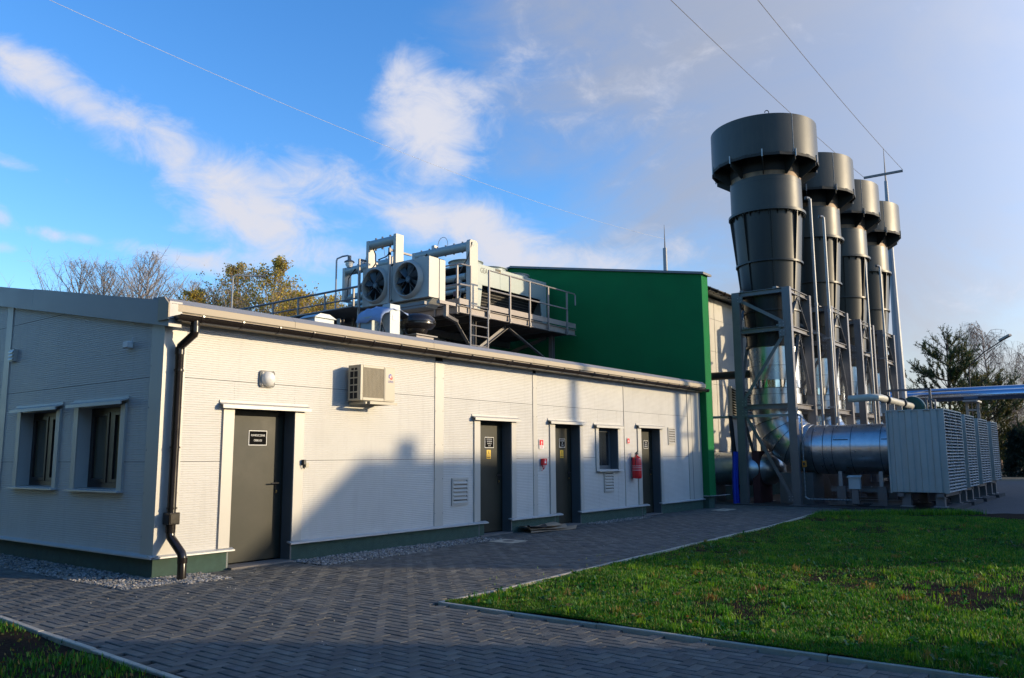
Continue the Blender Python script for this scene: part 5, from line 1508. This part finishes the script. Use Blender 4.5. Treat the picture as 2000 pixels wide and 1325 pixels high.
for k, (x, y, la) in enumerate(((4.5, 2.4, 'low grey-blue roof box near the left end of the handrail'),)):
    b = MB(); b.box(x - .30, x + .16, y - .2, y + .2, 3.9, 4.12, M_cab); b.prism([(x - .34, 4.12), (x + .2, 4.12), (x + .02, 4.20), (x - .2, 4.20)], 'y', y - .24, y + .24, M_cab)
    b.build('roof_hatch', smooth=False, label=la, cat='roof hatch')
lm = thing('platform_lamp', 'goose-neck lamp with a glass globe on a thin post left of the fans', 'lamp', (11.15, 9.87, 5.4))
b = MB(); b.tube([(11.16, 9.87, 4.9), (11.16, 9.87, 7.68), (11.17, 9.85, 7.75), (11.26, 9.70, 7.82), (11.34, 9.55, 7.84), (11.37, 9.50, 7.80)], .028, M_galvd, 8); b.build('post', lm)
b = MB(); b.tube([(11.37, 9.50, 7.83), (11.37, 9.50, 7.70)], .06, M_steel, 10); b.lathe((11.37, 9.50, 7.62), [(.17, 0), (.15, .03), (.06, .08)], M_steel, 16); b.build('lamp_cap', lm)
b = MB(); b.lathe((11.37, 9.50, 7.62), [(0, -.19), (.07, -.17), (.12, -.10), (.13, 0)], M_lamp, 16); b.build('lamp_globe', lm)
fl = thing('street_lamp', 'slim pale lamp post with a short arm among the left trees', 'lamp', (19.1, 27.6, 0))
b = MB(); b.tube([(19.1, 27.6, 0), (19.1, 27.6, 11.0), (19.2, 27.5, 11.1), (20.1, 26.9, 11.12)], .05, M_galvd, 8); b.build('post', fl)
b = MB(); b.beam((20.0, 26.95, 11.10), (20.4, 26.6, 11.12), .16, .08, M_steel); b.build('lamp_head', fl, smooth=False)
f2 = thing('street_lamp', 'street lamp with a long slanting arm in front of the bare birch', 'lamp', (51.8, -1.8, 0))
b = MB(); b.tube([(51.8, -1.8, 0), (51.8, -1.8, 6.6), (51.75, -1.9, 6.9), (51.2, -2.8, 7.6), (50.5, -3.9, 8.15)], .035, M_barkd, 8); b.tube([(51.6, -2.1, 7.05), (50.6, -3.75, 7.95)], .018, M_barkd, 6); b.build('post', f2)
b = MB(); b.beam((50.6, -3.75, 8.16), (50.2, -4.35, 8.40), .22, .12, M_steel); b.build('lamp_head', f2, smooth=False)

# ------------------------------------------------------------------ trees
def rvec(r): return Vector((r.gauss(0, 1), r.gauss(0, 1), r.gauss(0, 1))).normalized()
def limb(b, p, d, L, r, m, rnd, seg=4, up=.08, wob=.12, n=4, tip=.25):
    pts = [p]; q = p.copy(); d = d.normalized()
    for _ in range(seg):
        d = (d + rvec(rnd) * wob + Vector((0, 0, up))).normalized(); q = q + d * (L / seg); pts.append(q)
    b.tube(pts, r, m, n, cap=False, rs=[r * (1 - (1 - tip) * i / seg) for i in range(seg + 1)])
    return pts
def leaf(b, p, s, rnd, m):
    a = rvec(rnd); c = a.cross(rvec(rnd)).normalized()
    b.add([p - a * s * .5, p + c * s * .35, p + a * s * .5, p - c * s * .35], [(0, 1, 2, 3)], m)
def tree(name, x, y, H, spread, seed, leaves, label, bark=None, nb=60, asc=.85, low=.28, cols=(0, 1, 2), kind='ovate', group=None):
    rnd = random.Random(seed)
    bark = bark or M_bark
    t = thing(name, label, 'tree', (x, y, 0), group=group)
    b = MB(); br = MB(); lv = MB()
    tr_ = limb(b, Vector((x, y, -.1)), Vector((0, 0, 1)), H * .97, H * .011 + .05, bark, rnd, seg=10, up=.5, wob=.06, n=7, tip=.08)
    def at(f):
        k = min(len(tr_) - 2, int(f * (len(tr_) - 1))); u = f * (len(tr_) - 1) - k
        return tr_[k].lerp(tr_[k + 1], u)
    for i in range(nb):
        f = low + (1 - low) * ((i + rnd.random()) / nb)
        a = rnd.random() * 6.283
        prof = math.sin(math.pi * min(1, ((f - low) / (1 - low)) ** .75 * .93 + .07)) if kind == 'ovate' else (1 - (f - low) / (1 - low)) * .9 + .12
        L = spread * prof * rnd.uniform(.7, 1.15) + .3
        d = Vector((math.cos(a), math.sin(a), asc * rnd.uniform(.8, 1.3)))
        p1 = limb(br, at(f), d, L * 1.3, .02 + L * .011, bark, rnd, seg=4, up=.12, wob=.16, n=4)
        for j in range(7):
            g = .25 + .75 * rnd.random(); k = min(3, int(g * 4)); q = p1[k].lerp(p1[k + 1], g * 4 - k if g * 4 - k <= 1 else 1)
            d2 = (p1[k + 1] - p1[k]).normalized() * .7 + rvec(rnd) * .75 + Vector((0, 0, .35))
            p2 = limb(br, q, d2, L * .45 * rnd.uniform(.5, 1.1), .013, bark, rnd, seg=3, up=.1, wob=.22, n=3)
            for k2 in range(4):
                qq = p2[rnd.randint(1, 3)]
                d3 = rvec(rnd) + Vector((0, 0, .5))
                p3 = limb(br, qq, d3, L * .20 * rnd.uniform(.5, 1.2) + .12, .008, bark, rnd, seg=2, up=.1, wob=.25, n=3)
                for _ in range(leaves):
                    if rnd.random() < .85:
                        lp = p3[rnd.randint(0, 2)] + rvec(rnd) * .16
                        leaf(lv, lp, rnd.uniform(.08, .17), rnd, LF[rnd.choices(cols, (5, 3, 3)[:len(cols)])[0]])
    b.build('trunk', t); br.build('branches', t, smooth=False)
    if lv.v: lv.build('leaves', t, smooth=False)
    return t
bare1 = tree('bare_tree', 20.0, 46.5, 15.2, 3.7, 11, 0, 'leftmost bare grey tree behind the gable roof', group='bare trees behind the low roof')
bare2 = tree('bare_tree', 22.8, 42.8, 15.9, 3.3, 12, 0, 'tallest bare grey tree of the left group', group='bare trees behind the low roof', nb=72)
dup(bare2, (21.6, 46.0, 0), 'second bare tree from the left behind the gable roof', 1.7, .96)
dup(bare1, (24.3, 47.6, 0), 'third bare tree from the left behind the gable roof', 2.4, 1.04)
dup(bare1, (27.3, 45.4, 0), 'bare tree just left of the small golden tree', 4.1, .98)
dup(bare2, (26.4, 41.5, 0), 'low bare tree between the golden tree and the slim lamp post', 3.3, .86)
tree('golden_tree', 22.7, 37.2, 12.2, 1.9, 21, 4, 'small golden-leaved tree among the bare trees', cols=(0, 1), nb=45)
p3_ = tree('leafing_tree', 24.5, 36.0, 14.2, 2.7, 31, 4, 'thinly leaved olive tree behind the slim pale lamp post', cols=(1, 2, 2), nb=72)
p4_ = tree('yellowing_tree', 23.8, 30.6, 13.4, 2.5, 41, 6, 'tallest yellowing tree left of the roof fans', cols=(0, 2, 1), nb=56)
y1_ = tree('yellow_tree', 28.4, 34.5, 12.6, 3.0, 51, 8, 'bushy yellow tree behind the walkway handrail', cols=(0, 1, 2), nb=59, low=.2)
dup(y1_, (26.6, 30.9, 0), 'low yellow tree between the tall yellowing tree and the goose-neck lamp', 2.0, .93)
dup(y1_, (30.1, 33.0, 0), 'yellow tree directly behind the goose-neck lamp', 4.0, .97)
dup(y1_, (31.8, 31.7, 0), 'yellow tree partly hidden by the twin-fan unit', 1.1, .9)
dup(p4_, (29.4, 36.0, 0), 'thin yellowing tree right of the tallest one, over the handrail', 5.0, .90)
dup(y1_, (27.9, 32.8, 0), 'rounded yellow tree low over the handrail posts', 5.4, .88)
dup(y1_, (33.4, 33.2, 0), 'yellow tree glimpsed between the fan unit and the handrail', 2.7, .95)
dup(p3_, (24.0, 39.0, 0), 'thin olive tree just right of the golden tree', .7, .90)
dup(p3_, (26.6, 37.6, 0), 'thin olive tree between the golden tree and the tall yellowing tree', 2.9, .88)

def pine(x, y, H, spread, seed, label, gold=.3, name='pine_tree', low=.12, cl=1.7, cols=(3, 4), kind='round'):
    rnd = random.Random(seed)
    t = thing(name, label, 'tree', (x, y, 0))
    b = MB(); br = MB(); nd = MB()
    tr_ = limb(b, Vector((x, y, -.1)), Vector((0, 0, 1)), H * .98, .16, M_barkd, rnd, seg=9, up=.6, wob=.04, n=7, tip=.12)
    nw = 15
    for w in range(nw):
        f = low + (1 - low) * w / nw
        k = min(8, int(f * 9)); p = tr_[k].lerp(tr_[k + 1], f * 9 - k)
        s_ = (math.sin(math.pi * (1 - (f - low) / (1 - low)) ** .8 * .62 + .25) if kind == 'round' else (1 - (f - low) / (1 - low)) + .06)
        nbr = 7
        for i in range(nbr):
            a = rnd.random() * 6.283
            L = spread * s_ * rnd.uniform(.65, 1.15)
            d = Vector((math.cos(a), math.sin(a), rnd.uniform(.15, .75) if kind == 'round' else -.15))
            pp_ = limb(br, p, d, L, .035, M_barkd, rnd, seg=4, up=.10 if kind == 'round' else .0, wob=.1, n=4)
            for j in range(int(9 * cl)):
                g = .3 + .7 * rnd.random(); kk = min(3, int(g * 4)); q = pp_[kk].lerp(pp_[kk + 1], g * 4 - kk)
                dd = (pp_[-1] - pp_[0]).normalized() * .8 + rvec(rnd) * .7 + Vector((0, 0, .45))
                p2 = limb(br, q, dd, rnd.uniform(.3, .75), .014, M_barkd, rnd, seg=2, up=.1, wob=.15, n=3)
                c = LF[cols[1] if rnd.random() < gold else cols[0]]
                dense = .25 if (f > .86 and kind == 'round') else 1
                for _ in range(int(26 * dense)):
                    base = p2[1].lerp(p2[2], rnd.uniform(-.8, 1)); dn = (p2[2] - p2[1]).normalized() * .6 + rvec(rnd)
                    dn.normalize(); sd = dn.cross(rvec(rnd)).normalized() * .024; tipp = base + dn * rnd.uniform(.10, .20)
                    nd.add([base - sd, base + sd, tipp], [(0, 1, 2)], c)
    b.build('trunk', t); br.build('branches', t, smooth=False); nd.build('needles', t, smooth=False)
    return t
pine(53.6, -.3, 9.0, 3.0, 61, 'dark green pine with golden needles standing behind the shiny pipelines', gold=.32)
pine(59.8, -1.6, 6.6, 3.0, 62, 'lower pine filling the gap between the tall pine and the bare birch', gold=.5)
pine(67.7, 5.7, 6.4, 2.4, 63, 'small pine seen behind the foot of the tall mast', gold=.2, cl=.7)
pine(58.0, -3.6, 3.1, 1.2, 64, 'small dark spruce at the right edge of the picture', gold=0, name='spruce_tree', cols=(5, 5), kind='cone', low=.04)

def birch(x, y, H, spread, seed, label):
    rnd = random.Random(seed)
    t = thing('birch_tree', label, 'tree', (x, y, 0), group='bare birches on the right')
    b = MB(); br = MB()
    tr_ = limb(b, Vector((x, y, -.1)), Vector((.02, 0, 1)), H, .14, M_birch, rnd, seg=9, up=.5, wob=.06, n=6, tip=.1)
    for i in range(60):
        f = .22 + .78 * (i + rnd.random()) / 60
        k = min(8, int(f * 9)); p = tr_[k].lerp(tr_[k + 1], f * 9 - k)
        a = rnd.random() * 6.283; L = spread * math.sin(math.pi * (f * .80 + .12)) * rnd.uniform(.6, 1.15) + .2
        p1 = limb(br, p, Vector((math.cos(a), math.sin(a), 1.0)), L, .03, M_birch, rnd, seg=4, up=.02, wob=.14, n=4)
        for j in range(12):
            q = p1[rnd.randint(1, 4)]
            p2 = limb(br, q, Vector((math.cos(a), math.sin(a), .2)) + rvec(rnd) * .8, rnd.uniform(.4, 1.1), .011, M_birch, rnd, seg=3, up=-.25, wob=.12, n=3)
            for k2 in range(3):
                limb(br, p2[rnd.randint(1, 3)], Vector((0, 0, -1)) + rvec(rnd) * .5, rnd.uniform(.4, 1.3), .008, M_birch, rnd, seg=2, up=-.2, wob=.1, n=3)
    b.build('trunk', t); br.build('branches', t, smooth=False)
    return t
bi = birch(65.9, -1.4, 11.0, 3.0, 71, 'tall bare birch with drooping twigs behind the street lamp')
dup(bi, (68.4, -3.4, 0), 'bare birch cut by the right edge of the picture', 2.2, .84)
dup(bi, (62.0, -3.0, 0), 'low bare birch thicket below the pipelines at the right', 4.0, .55)
# far scrub that closes the horizon: one mass nobody could count
sc = MB(); rnd = random.Random(5)
for i in range(11000):
    if i % 3 == 0: cx, cy = 86 + rnd.uniform(-3, 3), rnd.uniform(-34, 30)
    else: cx, cy = 82 + rnd.uniform(-3, 6), rnd.uniform(-30, 20)
    hgt = (1.4 + 1.4 * mn.noise(Vector((cy * .16, 3, 0))) + .8 * mn.noise(Vector((cy * .5, 1, 0)))) 
    z = rnd.random() * max(.5, hgt)
    leaf(sc, Vector((cx, cy, z)), rnd.uniform(.2, .5), rnd, LF[rnd.choices((3, 2, 1, 5), (5, 2, 1, 3))[0]])
for i in range(9000):
    a = rnd.uniform(R(2), R(60)); D_ = 120 + rnd.uniform(-8, 8)
    hgt = 4 + 2.5 * mn.noise(Vector((a * 14, 0, 7)))
    leaf(sc, Vector((CAMP.x + D_ * math.cos(a - .1), CAMP.y + D_ * math.sin(a - .1), rnd.random() * hgt)), rnd.uniform(.6, 1.3), rnd, LF[rnd.choices((3, 2, 5), (4, 2, 4))[0]])
sc.build('distant_scrub', smooth=False, kind='stuff', label='dark line of scrub along the far horizon', cat='scrub')

# ------------------------------------------------------------------ grass
def grass(name, pts, hmin, hmax, label, clump=1):
    n = len(pts)
    P_ = np.array(pts)
    ang = rng.uniform(0, 2 * np.pi, n); lean = rng.uniform(.05, .55, n); h = rng.uniform(hmin, hmax, n) * P_[:, 3]
    w = rng.uniform(.0018, .0040, n) * (1 + P_[:, 3] * .4)
    dx, dy = np.cos(ang), np.sin(ang)
    tx, ty = -dy * w, dx * w
    b0 = P_[:, :3]
    V = np.empty((n, 5, 3))
    V[:, 0] = b0 + np.stack([-tx, -ty, 0 * w], 1); V[:, 1] = b0 + np.stack([tx, ty, 0 * w], 1)
    mid = b0 + np.stack([dx * h * lean * .35, dy * h * lean * .35, h * .58], 1)
    V[:, 2] = mid + np.stack([tx * .8, ty * .8, 0 * w], 1); V[:, 3] = mid + np.stack([-tx * .8, -ty * .8, 0 * w], 1)
    V[:, 4] = b0 + np.stack([dx * h * lean, dy * h * lean, h * (1 - .25 * lean)], 1)
    me = bpy.data.meshes.new(name)
    me.vertices.add(n * 5); me.vertices.foreach_set('co', V.reshape(-1))
    me.loops.add(n * 7); me.polygons.add(n * 2)
    idx = np.arange(n)[:, None] * 5
    lp = np.concatenate([idx + np.array([[0, 1, 2, 3]]), idx + np.array([[3, 2, 4]])], 1).reshape(-1)
    me.loops.foreach_set('vertex_index', lp.astype(np.int32))
    st = (np.arange(n)[:, None] * 7 + np.array([[0, 4]])).reshape(-1)
    me.polygons.foreach_set('loop_start', st.astype(np.int32))
    me.polygons.foreach_set('loop_total', np.tile([4, 3], n).astype(np.int32))
    me.polygons.foreach_set('material_index', np.repeat(P_[:, 4].astype(np.int32), 2))
    for m_ in GRS: me.materials.append(m_)
    me.update(calc_edges=True); me.validate()
    o = bpy.data.objects.new(name, me); COL.objects.link(o)
    o['kind'] = 'stuff'; o['label'] = label; o['category'] = 'grass'
    return o
def lawn_pts(N_):
    out = []
    while len(out) < N_:
        # more blades near the camera, where they can be told apart
        t_ = random.random()
        x = .86 + 15.2 * t_ ** 1.7
        yt = lawn_edge_y(min(x, 15.8)) - .07
        y = yt - (5.9 * random.random() ** 1.0)
        if x > 15.9 + (yt - y) * .55: continue
        if x < .86 or y > yt: continue
        f = mn.noise(Vector((x * .55, y * .8, 1))) * .55 + mn.noise(Vector((x * 1.9, y * 2.3, 4))) * .35 + mn.noise(Vector((x * 6, y * 6, 2))) * .25
        # worn earth further from the building, as in the middle right of the lawn
        bare = 1.15 * math.exp(-(((x - 4.6) / 1.3) ** 2 + ((y + 8.5) / .75) ** 2)) + .6 * math.exp(-(((x - 6.6) / 1.0) ** 2 + ((y + 6.8) / .5) ** 2)) + .35 * math.exp(-(((x - 2.6) / .8) ** 2 + ((y + 6.6) / .4) ** 2))
        edge = math.exp(-min(x - .86, yt - y) / .14) * .35
        dens = .78 + 1.25 * f - bare - edge
        if random.random() > max(.035, min(1, dens)): continue
        hh = max(.3, min(1.7, .85 + f * 1.1)) * (1 - .6 * min(1, edge * 3))
        cor = math.exp(-((x - .86) ** 2 + (y + 4.3) ** 2) / .9)
        g2 = mn.noise(Vector((x * 1.1, y * 1.4, 21)))
        k_ = random.choices((0, 1, 2, 3, 4), (4.5, 3.6 + 7 * max(0, -g2), 1.6 + 7 * max(0, g2) + 2 * cor, .5 + .8 * edge + cor, .15 + 1.6 * edge + cor * .8))[0]
        out.append((x, y, lz(x, y) - .004, hh, k_))
    return out
grass('lawn_grass', lawn_pts(330000), .018, .058, 'patchy vivid green lawn with bare earth, right of the paved yard')
# tussocks and taller weeds
pts = []
for _ in range(420):
    x = .95 + 14 * random.random() ** 1.6; yt = lawn_edge_y(min(x, 15.8)) - .15; y = yt - 5.5 * random.random()
    nb_ = random.randint(10, 36); s_ = random.uniform(.7, 1.5); col_ = random.choices((0, 1, 2, 3, 4), (4, 2, 4, .8, .3))[0]
    for _k in range(nb_):
        pts.append((x + random.gauss(0, .035), y + random.gauss(0, .035), lz(x, y) - .004, s_, col_))
for k in range(700):       # tall fringe at the far edge of the lawn
    x = random.uniform(15.3, 17.5); y = lawn_edge_y(15.8) - .1 - (x - 15.3) * 1.2 - random.random() * .8
    for _k in range(9): pts.append((x + random.gauss(0, .05), y + random.gauss(0, .05), .0, random.uniform(1.2, 2.4), random.choices((0, 1, 2), (3, 2, 4))[0]))
grass('grass_tussocks', pts, .04, .085, 'taller tussocks and weed clumps standing in the lawn')
pts = []
while len(pts) < 17000:
    x = -2.25 - 4.2 * random.random() ** 1.4; y = random.uniform(-8.5, 1)
    f = mn.noise(Vector((x * .9, y * .9, 11))) + .5 * mn.noise(Vector((x * 3, y * 3, 12)))
    if x > -2.42 + .0 and y < -3: continue
    if x > -2.25 - .05 * (y < 0): continue
    if random.random() > max(.05, min(1, .35 + 1.4 * f)): continue
    pts.append((x, y, -.0, max(.4, .8 + f * .8), random.choices((0, 1, 2, 3, 4), (4, 5, 1.5, .6, .5))[0]))
grass('verge_grass', pts, .02, .055, 'sparse grass on the earth verge in the near left corner')
# broad-leaved weeds and thin seed stalks
wd = MB(); rnd = random.Random(19)
for _ in range(520):
    x = .95 + 12 * rnd.random() ** 1.5; yt = lawn_edge_y(min(x, 15.8)) - .15; y = yt - 5.4 * rnd.random()
    z = lz(x, y); m_ = GRS[rnd.choices((0, 1, 2, 3), (2, 4, 2, .6))[0]]
    for k in range(rnd.randint(5, 9)):
        a = rnd.random() * 6.283; L = rnd.uniform(.03, .075); w = L * .28; e = rnd.uniform(.3, 1.0)
        d = Vector((math.cos(a), math.sin(a), 0)); sd = Vector((-d.y, d.x, 0)) * w
        p = Vector((x, y, z)); md = p + d * L * .6 + Vector((0, 0, L * e)); tp_ = p + d * L + Vector((0, 0, L * e * .8))
        wd.add([p, md - sd, tp_, md + sd], [(0, 1, 2, 3)], m_)
for _ in range(900):
    x = .95 + 12 * rnd.random() ** 1.4; yt = lawn_edge_y(min(x, 15.8)) - .12; y = yt - 5.4 * rnd.random()
    z = lz(x, y); h = rnd.uniform(.09, .20); dx, dy = rnd.gauss(0, .02), rnd.gauss(0, .02)
    wd.add([(x - .0012, y, z), (x + .0012, y, z), (x + dx, y + dy, z + h)], [(0, 1, 2)], GRS[3])
    wd.add([(x + dx - .004, y + dy, z + h), (x + dx, y + dy, z + h + .02), (x + dx + .004, y + dy, z + h), (x + dx, y + dy, z + h - .012)], [(0, 1, 2, 3)], GRS[rnd.choice((2, 3))])
wd.build('lawn_weeds', smooth=False, kind='stuff', label='broad-leaved weeds and thin seed stalks scattered through the lawn', cat='weeds')
# fallen leaves and small flowers
lv = MB(); rnd = random.Random(9)
for _ in range(260):
    if rnd.random() < .45: x, y = rnd.uniform(-4.2, -2.5), rnd.uniform(-6.5, -1)
    else: x, y = .9 + 9 * rnd.random() ** 1.5, rnd.uniform(-9.5, -4.4)
    leaf(lv, Vector((x, y, .03 + .02 * rnd.random())), rnd.uniform(.02, .05), rnd, GRS[rnd.choice((3, 4, 4))])
lv.build('fallen_leaves', smooth=False, kind='stuff', label='scattered rusty fallen leaves in the grass', cat='leaves')
st = thing('boundary_stone', 'pale stone at the extreme left edge of the verge', 'stone', (-3.05, -2.75, 0))
b = MB(); b.box(-3.12, -2.98, -2.82, -2.66, -.05, .17, M_kerb, bev=.02); b.build('stone_block', st, smooth=False)

# ------------------------------------------------------------------ neighbours outside the picture that throw the long shadows
k_ = math.tan(SUN_AZ)
def sheared(b, prof, y0, y1, m):
    n = len(prof); dx = -(y1 - y0) * k_
    vs = [(x, y0, z) for x, z in prof] + [(x + dx, y1, z) for x, z in prof]
    b.add(vs, [tuple(range(n - 1, -1, -1)), tuple(range(n, 2 * n))] + [(i, (i + 1) % n, n + (i + 1) % n, n + i) for i in range(n)], m)
nb1 = thing('neighbouring_workshop', 'long workshop with a pitched end across the yard, out of view', 'building', (30, -22, 0))
b = MB(); sheared(b, [(14.3, 0), (14.3, 4.75), (16.42, 6.33), (62, 6.40), (62, 0)], -20, -27, M_brown); b.build('walls', nb1, smooth=False)
for x, w_, h_ in ((17.42, .33, 6.62), (23.6, .42, 6.70)):
    b = MB(); b.box(x, x + w_, -20.35, -20.05, 5.9, h_, M_brown); b.box(x - .02, x + w_ + .02, -20.37, -20.03, h_, h_ + .04, M_conc); b.build('chimney', nb1, smooth=False)
b = MB(); b.tube([(22.95, -20.4, 6.2), (22.95, -20.4, 10.5)], .14, M_galvd, 16); b.build('flue', nb1)
nb2 = thing('neighbouring_store', 'plain store building behind the viewer, out of view', 'building', (0, -22, 0))
b = MB(); sheared(b, [(-16, 0), (-16, 5.8), (7.68, 5.8), (7.68, 0)], -18, -25, M_brown); b.build('walls', nb2, smooth=False)
py = thing('lattice_pylon', 'steel lattice pylon of the pipe bridge, out of view', 'pylon', (23, -12.2, 0))
b = MB()
for x in (22.78, 23.9): b.beam((x, -12.2, 0), (x, -12.2, 8.2), .22, .22, M_steel)
for i in range(5):
    z = .4 + i * 1.55
    b.beam((22.8, -12.2, z), (23.9, -12.2, z + 1.45), .07, .07, M_steel); b.beam((22.8, -12.2, z + 1.5), (23.9, -12.2, z + 1.5), .08, .08, M_steel)
b.build('lattice', py, smooth=False)

# tall tree belt added outside the picture to block sky light from the gable
tb = MB(); rnd = random.Random(77)
for i in range(16000):
    y = rnd.uniform(-14, 26); x = -16 + rnd.gauss(0, 1.3) + .1 * y
    hgt = 11.5 + 2.5 * mn.noise(Vector((y * .25, 0, 2)))
    leaf(tb, Vector((x, y, rnd.random() ** .8 * hgt)), rnd.uniform(.5, 1.0), rnd, LF[rnd.choices((2, 3, 1), (3, 5, 1))[0]])
for i in range(14):
    y = -13 + i * 2.8; tb.tube([(-16 + .1 * y, y, 0), (-16 + .1 * y, y, 9)], .18, M_barkd, 6)
tb.build('sky_block_trees', smooth=False, kind='stuff', label='unseen belt of trees left of the gable, added to block sky light', cat='trees')
